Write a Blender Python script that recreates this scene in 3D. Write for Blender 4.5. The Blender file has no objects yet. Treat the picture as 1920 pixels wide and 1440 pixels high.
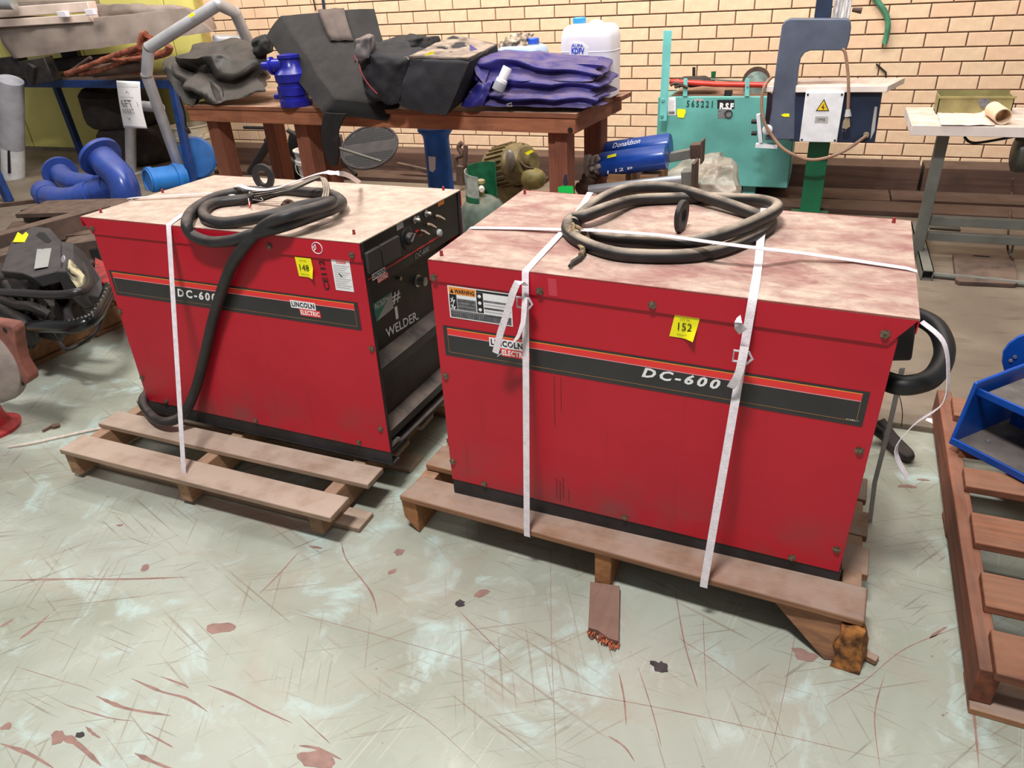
import bpy, math, random
from mathutils import Vector, Matrix, noise
V = Vector
random.seed(7)
S = bpy.context.scene
COL = S.collection
# ------------------------------------------------------------------ camera
F, YAW, PITCH, ROLL, CAMH = 1374.967, -0.40757, 0.50507, -0.06086, 1.3986
cy, sy, cp, sp = math.cos(YAW), math.sin(YAW), math.cos(PITCH), math.sin(PITCH)
FW = V((sy*cp, cy*cp, -sp)); R0 = V((cy, -sy, 0)); U0 = R0.cross(FW)
RT = math.cos(ROLL)*R0 + math.sin(ROLL)*U0
UP = -math.sin(ROLL)*R0 + math.cos(ROLL)*U0
CAM = V((0, 0, CAMH))
cd = bpy.data.cameras.new('camera'); cd.sensor_width = 36; cd.lens = F/1920*36
cd.clip_start = .05; cd.clip_end = 60
cam = bpy.data.objects.new('camera', cd); COL.objects.link(cam)
cam.matrix_world = Matrix.Translation(CAM) @ Matrix((RT, UP, -FW)).transposed().to_4x4()
S.camera = cam
# ------------------------------------------------------------------ light
w = bpy.data.worlds.new('world'); S.world = w; w.use_nodes = True
w.node_tree.nodes['Background'].inputs[0].default_value = (1.0, .985, .97, 1)
w.node_tree.nodes['Background'].inputs[1].default_value = .22
def area(name, loc, target, sx, sz, power, col=(1, 1, 1)):
    l = bpy.data.lights.new(name, 'AREA'); l.shape = 'RECTANGLE'; l.size = sx; l.size_y = sz
    l.energy = power; l.color = col
    o = bpy.data.objects.new(name, l); COL.objects.link(o); o.location = loc
    o.rotation_euler = (V(target)-V(loc)).to_track_quat('-Z', 'Y').to_euler()
    return o
area('skylight_lamp', (-.6, -.15, 4.6), (-.6, 1.3, 0), .8, .3, 200, (1, .98, .96))
area('roof_lamp', (-2.4, 3.7, 3.9), (-2.4, 5.8, 1.2), 7.0, .8, 300, (1, .955, .87))
area('roof_lamp', (-1.0, 2.6, 4.6), (-1.0, 2.6, 0), 5.0, .8, 60, (1, .97, .92))
S.view_settings.view_transform = 'Standard'; S.view_settings.look = 'None'
S.view_settings.gamma = 1; S.view_settings.use_curve_mapping = False
S.view_settings.exposure = .12
# ------------------------------------------------------------------ pixel -> point helpers
def ray(px, py): return FW + (px-960)/F*RT - (py-720)/F*UP
def P(px, py, z=None, y=None, x=None):
    d = ray(px, py)
    t = (z-CAM.z)/d.z if z is not None else (y/d.y if y is not None else x/d.x)
    return CAM + t*d
# ------------------------------------------------------------------ materials
def srgb(r, g, b):
    f = lambda c: (c/255/12.92 if c/255 <= .04045 else ((c/255+.055)/1.055)**2.4)
    return (f(r), f(g), f(b), 1)
class NT:
    def __init__(s, name):
        s.m = bpy.data.materials.new(name); s.m.use_nodes = True
        s.t = s.m.node_tree; s.b = s.t.nodes['Principled BSDF']
    def n(s, typ, **k):
        o = s.t.nodes.new(typ)
        for a, v in k.items():
            if a.startswith('i_'):
                key = a[2:]; key = int(key) if key.isdigit() else key.replace('_', ' ')
                o.inputs[key].default_value = v
            else: setattr(o, a, v)
        return o
    def l(s, a, b): s.t.links.new(a, b)
    def coord(s, scale=(1, 1, 1), rot=(0, 0, 0), kind='Object', loc=(0, 0, 0)):
        c = s.n('ShaderNodeTexCoord'); m = s.n('ShaderNodeMapping')
        m.inputs['Scale'].default_value = scale; m.inputs['Rotation'].default_value = rot; m.inputs['Location'].default_value = loc
        s.l(c.outputs[kind], m.inputs[0]); return m.outputs[0]
    def turned(s, scale, ang, loc):
        a = s.n('ShaderNodeMapping'); a.inputs['Scale'].default_value = scale; a.inputs['Location'].default_value = loc
        s.l(s.coord((1, 1, 1), (0, 0, ang)), a.inputs[0]); return a.outputs[0]
    def noise(s, scale=5, detail=4, co=None, rough=.55, dist=0):
        o = s.n('ShaderNodeTexNoise'); o.inputs['Scale'].default_value = scale; o.inputs['Detail'].default_value = detail
        o.inputs['Roughness'].default_value = rough; o.inputs['Distortion'].default_value = dist
        s.l(co if co is not None else s.coord(), o.inputs['Vector']); return o.outputs['Fac']
    def ramp(s, fac, a, b, lo=0, hi=1):
        o = s.n('ShaderNodeMapRange'); o.inputs['From Min'].default_value = a; o.inputs['From Max'].default_value = b
        o.inputs['To Min'].default_value = lo; o.inputs['To Max'].default_value = hi; s.l(fac, o.inputs['Value']); return o.outputs[0]
    def mul(s, a, b, op='MULTIPLY'):
        o = s.n('ShaderNodeMath', operation=op)
        for i, x in enumerate((a, b)):
            if isinstance(x, (int, float)): o.inputs[i].default_value = x
            else: s.l(x, o.inputs[i])
        o.use_clamp = True; return o.outputs[0]
    def mix(s, fac, a, b):
        o = s.n('ShaderNodeMix', data_type='RGBA')
        if isinstance(fac, (int, float)): o.inputs[0].default_value = fac
        else: s.l(fac, o.inputs[0])
        for i, x in ((6, a), (7, b)):
            if isinstance(x, tuple): o.inputs[i].default_value = x
            else: s.l(x, o.inputs[i])
        return o.outputs[2]
    def base(s, c):
        if isinstance(c, tuple): s.b.inputs['Base Color'].default_value = c
        else: s.l(c, s.b.inputs['Base Color'])
    def bump(s, h, strength=.3, dist=.01):
        o = s.n('ShaderNodeBump'); o.inputs['Strength'].default_value = strength; o.inputs['Distance'].default_value = dist
        s.l(h, o.inputs['Height']); s.l(o.outputs[0], s.b.inputs['Normal'])
    def set(s, rough=.5, metal=0, **k):
        if isinstance(rough, (int, float)): s.b.inputs['Roughness'].default_value = rough
        else: s.l(rough, s.b.inputs['Roughness'])
        s.b.inputs['Metallic'].default_value = metal
        for a, v in k.items(): s.b.inputs[a.replace('_', ' ')].default_value = v
    def up(s, lo=.5, hi=.95):
        g = s.n('ShaderNodeNewGeometry'); x = s.n('ShaderNodeSeparateXYZ'); s.l(g.outputs['Normal'], x.inputs[0])
        return s.ramp(x.outputs[2], lo, hi)
MATS = {}
def mat(name, col, rough=.5, metal=0, vary=.12, scale=8, dust=0, dustcol=(176, 150, 130), bump=0, bscale=60, stretch=(1, 1, 1)):
    if name in MATS: return MATS[name]
    n = NT(name); c = srgb(*col); d = tuple(x*(1-vary*2) for x in c[:3])+(1,); l = tuple(min(1, x*(1+vary)) for x in c[:3])+(1,)
    co = n.coord(stretch)
    nz = n.noise(scale, 5, co)
    cc = n.mix(n.ramp(nz, .35, .65), d, l)
    if dust:
        nd = n.noise(14, 5)
        cc = n.mix(n.mul(n.mul(n.up(), n.ramp(nd, .25, .6)), dust), cc, srgb(*dustcol))
        n.set(n.ramp(n.up(), 0, 1, rough, .85), metal)
    else: n.set(rough, metal)
    n.base(cc)
    if bump: n.bump(n.noise(bscale, 3, co), bump, .005)
    MATS[name] = n.m; return n.m
def wood(name, c1, c2, dust=.0, axis=0, dustcol=(190, 160, 140), rough=.8, gs=1.0):
    if name in MATS: return MATS[name]
    n = NT(name); sc = [28*gs]*3; sc[axis] = 1.6*gs
    co = n.coord(tuple(sc))
    oi = n.n('ShaderNodeObjectInfo')
    g = n.noise(1.6, 6, co, .6, .4); g2 = n.noise(5, 4, n.coord())
    cc = n.mix(n.ramp(g, .32, .68), srgb(*c1), srgb(*c2))
    cc = n.mix(n.ramp(oi.outputs['Random'], 0, 1, 0, .35), cc, srgb(*[int(x*.72) for x in c1]))
    cc = n.mix(n.mul(n.ramp(g2, .52, .72), .45), cc, srgb(*[int(x*.5) for x in c1]))
    if dust: cc = n.mix(n.mul(n.mul(n.up(), n.ramp(n.noise(9, 5), .2, .55)), dust), cc, srgb(*dustcol))
    n.base(cc); n.set(rough); n.bump(g, .5, .004)
    MATS[name] = n.m; return n.m
# red machine paint with grime low down and faint wear
def m_red():
    n = NT('machine_red_paint'); big = n.noise(3, 4); fine = n.noise(160, 2)
    c = n.mix(n.ramp(big, .35, .7), srgb(190, 12, 38), srgb(178, 14, 40))
    x = n.n('ShaderNodeSeparateXYZ'); n.l(n.coord(), x.inputs[0])
    grime = n.mul(n.ramp(x.outputs[2], .22, .05), n.ramp(n.noise(7, 5), .42, .72))
    c = n.mix(n.mul(grime, .75), c, srgb(112, 72, 70))
    streak = n.ramp(n.noise(3, 5, n.coord((10, 10, .7))), .62, .74)
    c = n.mix(n.mul(streak, .25), c, srgb(120, 20, 35))
    n.base(c); n.set(n.ramp(big, .3, .7, .38, .55)); n.bump(fine, .12, .001); return n.m
def m_roof(name, dusty):
    n = NT(name)
    a = n.noise(3.2, 6, n.coord((1, 1.6, 1), (0, 0, .3)), .62, .8)
    b = n.noise(9, 6, n.coord((1, 2.2, 1), (0, 0, .25)), .7, 1.0)
    dcol = n.mix(n.ramp(n.noise(25, 4), .35, .65), srgb(206, 184, 167), srgb(178, 156, 142))
    rcol = n.mix(n.ramp(b, .4, .6), srgb(140, 84, 82), srgb(160, 118, 108))
    if dusty: f = n.mul(n.ramp(a, .28, .42, .8, 1), n.ramp(b, .2, .36, .8, 1))
    else: f = n.mul(n.ramp(a, .36, .56, .30, 1), n.ramp(b, .36, .60, .45, 1))
    f = n.mul(f, n.ramp(n.noise(70, 3, n.coord((1, 3, 1))), .3, .5, .75, 1))
    c = n.mix(f, rcol, dcol)
    n.base(c); n.set(.8); n.bump(b, .15, .002); return n.m
RED = m_red(); ROOF1 = m_roof('dust_covered_roof_paint', True); ROOF2 = m_roof('smeared_dusty_roof_paint', False)
BLACK = mat('black_steel', (38, 37, 40), .55, 0, .25, 12, .45, (120, 105, 98))
PANEL = mat('black_panel_paint', (30, 30, 32), .42, 0, .2, 20, .55, (140, 122, 112))
STRIPE = mat('charcoal_stripe_film', (46, 44, 46), .35, 0, .12, 6)
MRED = mat('bright_red_print', (236, 52, 50), .4, 0, .03)
PINK = mat('pale_pink_print', (240, 150, 160), .4, 0, .02)
ORANGE = mat('orange_print', (246, 150, 60), .5, 0, .02)
GOLD = mat('gold_pinline', (170, 120, 70), .5, 0, .02)
WHITE = mat('white_print', (240, 238, 240), .5, 0, .02)
INK = mat('black_ink', (22, 22, 26), .6, 0, .02)
GREYP = mat('grey_print', (120, 118, 122), .5, 0, .2, 90)
YEL = mat('yellow_label', (250, 240, 20), .45, 0, .02)
STRAP = mat('white_woven_strap', (232, 222, 228), .5, 0, .06, 60, 0, bump=.3, bscale=300)
RUBBER = mat('black_rubber_cable', (40, 38, 40), .45, 0, .2, 20, .35, (150, 134, 124))
RUBBERD = mat('dust_coated_rubber_cable', (30, 28, 28), .5, 0, .2, 20, .85, (186, 168, 150))
STEEL = mat('zinc_steel', (170, 165, 160), .35, .8, .15, 30)
SCREW = mat('tarnished_screw', (135, 115, 100), .45, .7, .3, 200)
SILVER = mat('brushed_silver_paint', (178, 178, 184), .42, .35, .08, 8, .5, (165, 148, 140))
CHROME = mat('bright_bar', (185, 188, 194), .3, .6, .1)
BLUE = mat('glossy_blue_paint', (50, 76, 156), .22, 0, .12, 5, .35, (112, 105, 125))
BLUED = mat('deep_blue_paint', (16, 62, 146), .25, 0, .12, 8, .3, (90, 95, 120))
BLUEL = mat('light_blue_paint', (34, 118, 200), .4, 0, .1, 8, .3, (110, 120, 140))
BLUEC = mat('cobalt_casting', (30, 34, 146), .28, 0, .15, 8)
NAVY = mat('navy_rack_paint', (26, 58, 118), .45, 0, .18, 10, .35, (105, 95, 100))
BLUEV = mat('vivid_blue_steel', (8, 74, 168), .38, 0, .15, 6)
DARKPL = mat('dusty_dark_plate', (82, 76, 76), .75, 0, .2, 10, .5, (130, 120, 112))
TEAL = mat('teal_machine_paint', (98, 168, 162), .5, 0, .14, 3, .3, (150, 140, 125))
TEALL = mat('pale_teal_paint', (112, 192, 190), .5, 0, .08, 5)
SLATE = mat('slate_blue_machine', (82, 90, 108), .42, 0, .12, 6)
NAVYB = mat('dark_navy_cabinet', (34, 48, 74), .45, 0, .15, 6)
GREEN = mat('green_post_paint', (12, 110, 74), .4, 0, .1, 6)
GREEND = mat('bottle_green_paint', (20, 96, 62), .5, 0, .15, 30)
GCHIP = mat('chipped_green_paint', (150, 160, 150), .6, 0, .3, 18)
OLIVE = mat('olive_motor_paint', (112, 98, 62), .5, 0, .25, 12, .5, (120, 100, 75))
SAGE = mat('dusty_sage_cylinder', (88, 104, 92), .7, 0, .2, 18, .7, (140, 128, 112))
GREYW = mat('white_enamel', (224, 226, 232), .4, 0, .05, 20)
LAM = mat('white_laminate', (226, 214, 208), .5, 0, .05, 10, .8, (196, 168, 148))
GREYST = mat('grey_green_steel', (108, 110, 104), .5, 0, .12, 8, .4, (130, 118, 106))
BRASS = mat('khaki_steel_box', (150, 140, 92), .5, 0, .15, 9, .4, (160, 140, 110))
PAPER = mat('dusty_paper', (226, 204, 190), .9, 0, .08, 12)
CARD = mat('cream_paper_tube', (226, 200, 170), .8, 0, .05, 10)
CLOTHB = mat('black_bag_fabric', (27, 25, 26), .85, 0, .25, 7, .22, (78, 66, 62), .4, 220)
CLOTHC = mat('charcoal_bag_fabric', (30, 30, 36), .8, 0, .2, 9, .16, (78, 70, 68), .4, 220)
CLOTHG = mat('grey_canvas', (52, 47, 43), .34, 0, .2, 6, .30, (104, 92, 84), .3, 200)
DUSTB = mat('cement_dusted_fabric', (78, 68, 64), .9, 0, .3, 10, .95, (160, 142, 128), .5, 120)
TARP = mat('taupe_tarpaulin', (138, 124, 116), .7, 0, .12, 4, .5, (168, 150, 140), .3, 200)
IVORY = mat('ivory_bar', (226, 204, 192), .6, 0, .06)
BTARP = mat('blue_violet_tarp', (42, 40, 120), .38, 0, .15, 6, .55, (128, 108, 118), .2, 150)
POLYB = mat('pale_blue_plastic', (158, 182, 212), .4, 0, .06, 6, .5, (190, 180, 175))
POLYW = mat('white_plastic', (232, 228, 236), .4, 0, .04, 6, .4, (214, 196, 184))
COPPER = mat('copper_pipe', (160, 92, 70), .5, .3, .3, 25, .4, (140, 110, 95))
TYRE = mat('dusty_tyre_rubber', (50, 43, 42), .8, 0, .2, 12, .5, (92, 78, 72), .6, 50)
DARK = mat('oily_black', (36, 31, 31), .5, 0, .3, 14, .3, (90, 75, 70))
ENG = mat('engine_cover_plastic', (58, 54, 57), .6, 0, .12, 10, .3, (105, 95, 92))
RUST = mat('rusty_dark_steel', (84, 64, 54), .75, .1, .25, 8, .5, (125, 102, 88))
BEAMC = mat('dusty_brown_steel', (92, 74, 66), .75, .1, .2, 6, .6, (128, 106, 92))
BUCKET = mat('cream_bucket_plastic', (188, 176, 152), .5, 0, .08)
PAIL = mat('white_pail_plastic', (216, 210, 206), .45, 0, .06)
LGREEN = mat('neon_green_tag', (20, 214, 90), .5, 0, .03)
REDPT = mat('gloss_red_paint', (168, 30, 38), .4, 0, .35, 16, .4, (130, 80, 72))
PUMPG = mat('weathered_grey_casting', (150, 136, 130), .7, 0, .2, 7, 0, bump=.4, bscale=30)
PUMPR = mat('salmon_primer_casting', (150, 92, 80), .7, 0, .25, 9)
FRAYC = mat('frayed_cable_end', (150, 125, 95), .8, 0, .4, 120)
ROPE = mat('white_rope', (220, 204, 192), .8, 0, .08, 60)
TEALST = mat('teal_sticker', (0, 128, 112), .4, 0, .03)
GRST = mat('grey_sticker', (172, 172, 170), .4, 0, .04)
MESHB = mat('dark_perforated_plastic', (62, 56, 58), .7, 0, .15, 10)
GWOOD = wood('bench_hardwood', (146, 88, 62), (182, 118, 84), .0, 0)
BTOP = wood('dusty_bench_top', (126, 76, 54), (158, 98, 70), .75, 0, (176, 146, 124))
LWOOD = wood('bench_leg_hardwood', (128, 74, 56), (158, 98, 74), .0, 2)
PW1 = wood('dusty_pallet_board', (146, 120, 102), (184, 154, 130), .9, 0, (188, 168, 152))
PW1Y = wood('pallet_stringer_pine', (140, 104, 78), (180, 140, 104), .5, 1, (184, 154, 134))
PW2 = wood('weathered_pallet_board', (118, 82, 62), (172, 122, 84), .8, 0, (168, 146, 132))
PW2Y = wood('weathered_pallet_stringer', (140, 92, 56), (172, 118, 74), .5, 1)
PW3 = wood('brown_pallet_board', (104, 60, 42), (150, 92, 64), .45, 0, (160, 120, 96))
PW3Y = wood('brown_pallet_stringer', (92, 48, 32), (140, 76, 48), .2, 1)
SCRAP = wood('grey_brown_offcut', (112, 80, 70), (134, 100, 88), .2, 1)
TIMB = wood('dark_reclaimed_timber', (66, 46, 38), (100, 70, 56), .4, 0, (108, 88, 74), gs=.6)
CRATE = wood('tan_crate_board', (140, 100, 66), (172, 128, 88), .2, 0)
# splintered red-brown break
SPLINT = mat('splintered_wood', (176, 96, 66), .9, 0, .35, 60)
ROT = mat('rotten_orange_wood', (150, 96, 46), .9, 0, .4, 40)
# clear sheet
n = NT('cloudy_polythene'); n.base(n.mix(n.ramp(n.noise(5, 4), .4, .6), srgb(158, 146, 132), srgb(190, 178, 164)))
n.set(.3, 0, Alpha=.55); POLY = n.m
n = NT('brick_face'); oi = n.n('ShaderNodeObjectInfo'); gm = n.noise(1.3, 3, n.coord(kind='Generated'))
nz = n.noise(22, 5); c = n.mix(n.ramp(nz, .3, .7), srgb(216, 184, 152), srgb(230, 202, 170))
c = n.mix(n.ramp(oi.outputs['Random'], 0, 1, 0, .4), c, srgb(224, 172, 142))
n.base(c); n.set(.85); n.bump(n.noise(90, 4), .25, .003); BRICK = n.m
n = NT('brick_face_joined'); nz = n.noise(5, 4); n.base(n.mix(n.ramp(nz, .3, .7), srgb(216, 180, 148), srgb(228, 196, 164))); n.set(.85); BRICKJ = n.m
MORTAR = mat('dark_mortar', (112, 84, 70), .95, 0, .2, 30)
YELW = mat('yellow_painted_board', (236, 226, 132), .5, 0, .05, 2.5)
CEIL = mat('ceiling_sheet', (200, 196, 190), .8)
# floor: worn green paint over concrete
def m_floor():
    n = NT('worn_green_floor_paint'); co = n.coord()
    big = n.noise(1.5, 6, co, .6, .6); mid = n.noise(5, 6, n.coord(loc=(3, 1, 0)), .65, .8)
    c = n.mix(n.ramp(big, .36, .62), srgb(152, 155, 141), srgb(176, 180, 168))
    c = n.mix(n.mul(n.ramp(mid, .54, .68), .75), c, srgb(186, 208, 204))
    c = n.mix(n.mul(n.ramp(n.noise(2.6, 6, n.coord(loc=(7, 5, 0)), .7, 1), .55, .75), .55), c, srgb(168, 150, 134))
    c = n.mix(n.mul(n.ramp(n.noise(9, 6, n.coord(loc=(2, 8, 0)), .7, .5), .58, .72), .4), c, srgb(200, 204, 192))
    h = mid
    for k, (ang, sx, sy_, th, lc, st) in enumerate(((.35, 2.2, 90, .66, (128, 108, 88), .6), (-.5, 2.6, 130, .66, (120, 100, 84), .6), (1.1, 2.4, 120, .66, (130, 112, 94), .6), (.05, 4, 160, .67, (110, 92, 80), .6), (2.3, 3, 100, .67, (140, 122, 104), .5),
                                       (1.75, 3, 140, .675, (206, 208, 194), .35), (-.95, 3.4, 90, .68, (100, 84, 72), .55))):
        ln = n.noise(1, 1, n.turned((sx, sy_, 1), ang, (k*3.1, k*1.7, 0)), .4, .15)
        msk = n.ramp(n.noise(3.5, 3, n.coord(loc=(k*5, k*2, 0))), .46, .58)
        c = n.mix(n.mul(n.mul(n.ramp(ln, th, th+.03), msk), st*.8), c, srgb(*lc))
    sp_ = n.ramp(n.noise(34, 4, n.coord(loc=(4, 4, 0)), .6), .70, .74)
    c = n.mix(n.mul(sp_, .8), c, srgb(120, 88, 76))
    n.base(c); n.set(n.ramp(mid, .3, .7, .32, .55)); n.bump(mid, .06, .004); return n.m
FLOORM = m_floor()
n = NT('tan_bare_concrete'); a = n.noise(2.2, 6, n.coord(), .6, .5)
c = n.mix(n.ramp(a, .35, .65), srgb(112, 99, 86), srgb(136, 122, 106))
c = n.mix(n.mul(n.ramp(n.noise(6, 5, n.coord((1, 3, 1))), .55, .7), .5), c, srgb(94, 80, 70))
n.base(c); n.set(.6); n.bump(n.noise(40, 4), .1, .003); CONC = n.m
CHIP = mat('bare_brown_primer_patch', (150, 118, 108), .7, 0, .12, 30)
SCORCH = mat('dark_oil_spot', (62, 54, 56), .7, 0, .3, 30)
# ------------------------------------------------------------------ mesh helper
MW = {}
class M:
    def __init__(s): s.v = []; s.f = []; s.mi = []; s.cur = 0
    def add(s, vs, fs):
        o = len(s.v); s.v += [V(q) for q in vs]; s.f += [tuple(i+o for i in f) for f in fs]; s.mi += [s.cur]*len(fs); return s
    def hexa(s, q):  # 8 corners: bottom 4 then top 4 (same order)
        c = sum((V(a) for a in q), V((0, 0, 0)))/8
        fs = [(0, 3, 2, 1), (4, 5, 6, 7), (0, 1, 5, 4), (1, 2, 6, 5), (2, 3, 7, 6), (3, 0, 4, 7)]
        a, b, d = V(q[1])-V(q[0]), V(q[3])-V(q[0]), V(q[4])-V(q[0])
        if a.cross(b).dot(d) < 0: fs = [f[::-1] for f in fs]
        return s.add(q, fs)
    def box(s, x0, x1, y0, y1, z0, z1):
        return s.hexa([(x0, y0, z0), (x1, y0, z0), (x1, y1, z0), (x0, y1, z0), (x0, y0, z1), (x1, y0, z1), (x1, y1, z1), (x0, y1, z1)])
    def prism(s, pts, vec):
        pts = [V(p) for p in pts]; vec = V(vec); n_ = len(pts)
        nr = V((0, 0, 0))
        for i in range(n_): nr += pts[i].cross(pts[(i+1) % n_])
        if nr.dot(vec) > 0: pts.reverse()
        fs = [tuple(range(n_)), tuple(range(2*n_-1, n_-1, -1))]
        for i in range(n_): j = (i+1) % n_; fs.append((j, i, i+n_, j+n_))
        return s.add(pts+[p+vec for p in pts], fs)
    def bar(s, a, b, w, h, up=(0, 0, 1)):
        a, b = V(a), V(b); d = (b-a).normalized(); sd = d.cross(V(up)).normalized()*w/2; u = sd.cross(d).normalized()*h/2
        return s.hexa([a-sd-u, a+sd-u, b+sd-u, b-sd-u, a-sd+u, a+sd+u, b+sd+u, b-sd+u])
    def tube(s, pts, r, seg=12, closed=False, caps=True, inner=None):
        pts = [V(p) for p in pts]; n_ = len(pts); rs = r if isinstance(r, (list, tuple)) else [r]*n_
        if inner:
            return s.tube(pts, r, seg, closed, False).tube(pts[::-1], inner, seg, closed, False).ring(pts[0], pts[1]-pts[0], rs[0], inner, seg, -1).ring(pts[-1], pts[-1]-pts[-2], rs[-1], inner, seg, 1)
        vs = []; prev = None
        for i in range(n_):
            t = (pts[(i+1) % n_]-pts[i-1]) if (closed or 0 < i < n_-1) else (pts[1]-pts[0] if i == 0 else pts[-1]-pts[-2])
            t = t.normalized() if t.length > 1e-9 else V((0, 0, 1))
            if prev is None:
                prev = t.orthogonal().normalized()
            prev = (prev-t*prev.dot(t)); prev = prev.normalized() if prev.length > 1e-6 else t.orthogonal().normalized()
            b = t.cross(prev)
            for k in range(seg):
                a = 2*math.pi*k/seg; vs.append(pts[i]+(prev*math.cos(a)+b*math.sin(a))*rs[i])
        fs = []
        for i in range(n_ if closed else n_-1):
            j = (i+1) % n_
            for k in range(seg): l = (k+1) % seg; fs.append((i*seg+k, i*seg+l, j*seg+l, j*seg+k))
        if caps and not closed:
            fs.append(tuple(range(seg))[::-1]); fs.append(tuple(range((n_-1)*seg, n_*seg)))
        return s.add(vs, fs)
    def ring(s, c, ax, ro, ri, seg=16, sgn=1):
        c, ax = V(c), V(ax).normalized(); a = ax.orthogonal().normalized(); b = ax.cross(a); vs = []
        for k in range(seg):
            t = 2*math.pi*k/seg; d = a*math.cos(t)+b*math.sin(t); vs += [c+d*ro, c+d*ri]
        fs = [(2*k, (2*k+2) % (2*seg), (2*k+3) % (2*seg), 2*k+1)[::sgn] for k in range(seg)]
        return s.add(vs, fs)
    def lathe(s, prof, o=(0, 0, 0), ax=(0, 0, 1), seg=24):  # prof: (r, h)
        o, ax = V(o), V(ax).normalized(); a = ax.orthogonal().normalized(); b = ax.cross(a); vs = []
        for r, h in prof:
            for k in range(seg): t = 2*math.pi*k/seg; vs.append(o+ax*h+(a*math.cos(t)+b*math.sin(t))*max(r, 1e-5))
        fs = []
        for i in range(len(prof)-1):
            for k in range(seg): l = (k+1) % seg; fs.append((i*seg+k, i*seg+l, (i+1)*seg+l, (i+1)*seg+k))
        fs.append(tuple(range(seg))[::-1]); fs.append(tuple(range((len(prof)-1)*seg, len(prof)*seg)))
        return s.add(vs, fs)
    def ribbon(s, pts, wd, w, t=.0012):
        pts = [V(p) for p in pts]; wds = wd if isinstance(wd, list) else [wd]*len(pts); vs = []
        for i, p in enumerate(pts):
            tg = (pts[min(i+1, len(pts)-1)]-pts[max(i-1, 0)]).normalized(); d = V(wds[i]); d = (d-tg*d.dot(tg)).normalized(); nn = tg.cross(d)
            vs += [p-d*w/2-nn*t/2, p+d*w/2-nn*t/2, p+d*w/2+nn*t/2, p-d*w/2+nn*t/2]
        fs = [(0, 3, 2, 1), tuple(len(vs)-4+i for i in (0, 1, 2, 3))]
        for i in range(len(pts)-1):
            for k in range(4): l = (k+1) % 4; fs.append((i*4+k, i*4+l, i*4+4+l, i*4+4+k))
        return s.add(vs, fs)
    def sphere(s, c, r, sc=(1, 1, 1), seg=12):
        vs = []; n_ = seg//2
        for i in range(n_+1):
            a = math.pi*i/n_
            for k in range(seg): t = 2*math.pi*k/seg; vs.append(V(c)+V((math.sin(a)*math.cos(t)*sc[0], math.sin(a)*math.sin(t)*sc[1], -math.cos(a)*sc[2]))*r)
        fs = []
        for i in range(n_):
            for k in range(seg): l = (k+1) % seg; fs.append((i*seg+k, i*seg+l, (i+1)*seg+l, (i+1)*seg+k))
        return s.add(vs, fs)
    def build(s, name, m=None, parent=None, bevel=0, smooth=True, loc=None, local=False):
        me = bpy.data.meshes.new(name)
        if parent is not None: T = MW[parent]
        else:
            if loc is None:
                xs = [q.x for q in s.v]; ys = [q.y for q in s.v]; loc = V(((min(xs)+max(xs))/2, (min(ys)+max(ys))/2, min(q.z for q in s.v)))
            T = Matrix.Translation(loc)
        Ti = T.inverted()
        me.from_pydata([tuple(q if local else Ti@q) for q in s.v], [], s.f)
        for x in (m if isinstance(m, (list, tuple)) else [m]): me.materials.append(x)
        me.polygons.foreach_set('material_index', s.mi)
        if smooth:
            me.polygons.foreach_set('use_smooth', [True]*len(me.polygons)); me.update(); me.set_sharp_from_angle(angle=math.radians(38))
        me.update()
        o = bpy.data.objects.new(name, me); COL.objects.link(o)
        if parent is not None: o.parent = parent
        else: o.matrix_world = T
        MW[o] = T
        if bevel:
            b = o.modifiers.new('bevel', 'BEVEL'); b.width = bevel; b.segments = 2; b.limit_method = 'ANGLE'; b.angle_limit = math.radians(40)
        return o
def tag(o, label, cat=None, group=None, kind=None):
    if label: o['label'] = label
    if cat: o['category'] = cat
    if group: o['group'] = group
    if kind: o['kind'] = kind
    return o
def thing(name, loc, label, cat, group=None, mtx=None):
    o = bpy.data.objects.new(name, None); COL.objects.link(o); o.empty_display_size = .05
    T = mtx if mtx is not None else Matrix.Translation(V(loc)); o.matrix_world = T; MW[o] = T
    return tag(o, label, cat, group)
def copy_tree(o, T):
    c = o.copy(); COL.objects.link(c); c.matrix_world = T; MW[c] = T
    for ch in o.children:
        d = ch.copy(); COL.objects.link(d); d.parent = c; MW[d] = T
        for g in ch.children: e = g.copy(); COL.objects.link(e); e.parent = d
    return c
def spline(pts, n_=6, closed=False):
    pts = [V(p) for p in pts]; out = []; N = len(pts); rng = N if closed else N-1
    g = lambda i: pts[i % N] if closed else pts[max(0, min(N-1, i))]
    for i in range(rng):
        a, b, c, d = g(i-1), g(i), g(i+1), g(i+2)
        for k in range(n_):
            t = k/n_; out.append(.5*((2*b)+(c-a)*t+(2*a-5*b+4*c-d)*t*t+(3*b-a-3*c+d)*t*t*t))
    if not closed: out.append(pts[-1])
    return out
def lerp(a, b, t): return V(a)*(1-t)+V(b)*t
FONT_CACHE = {}
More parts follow.
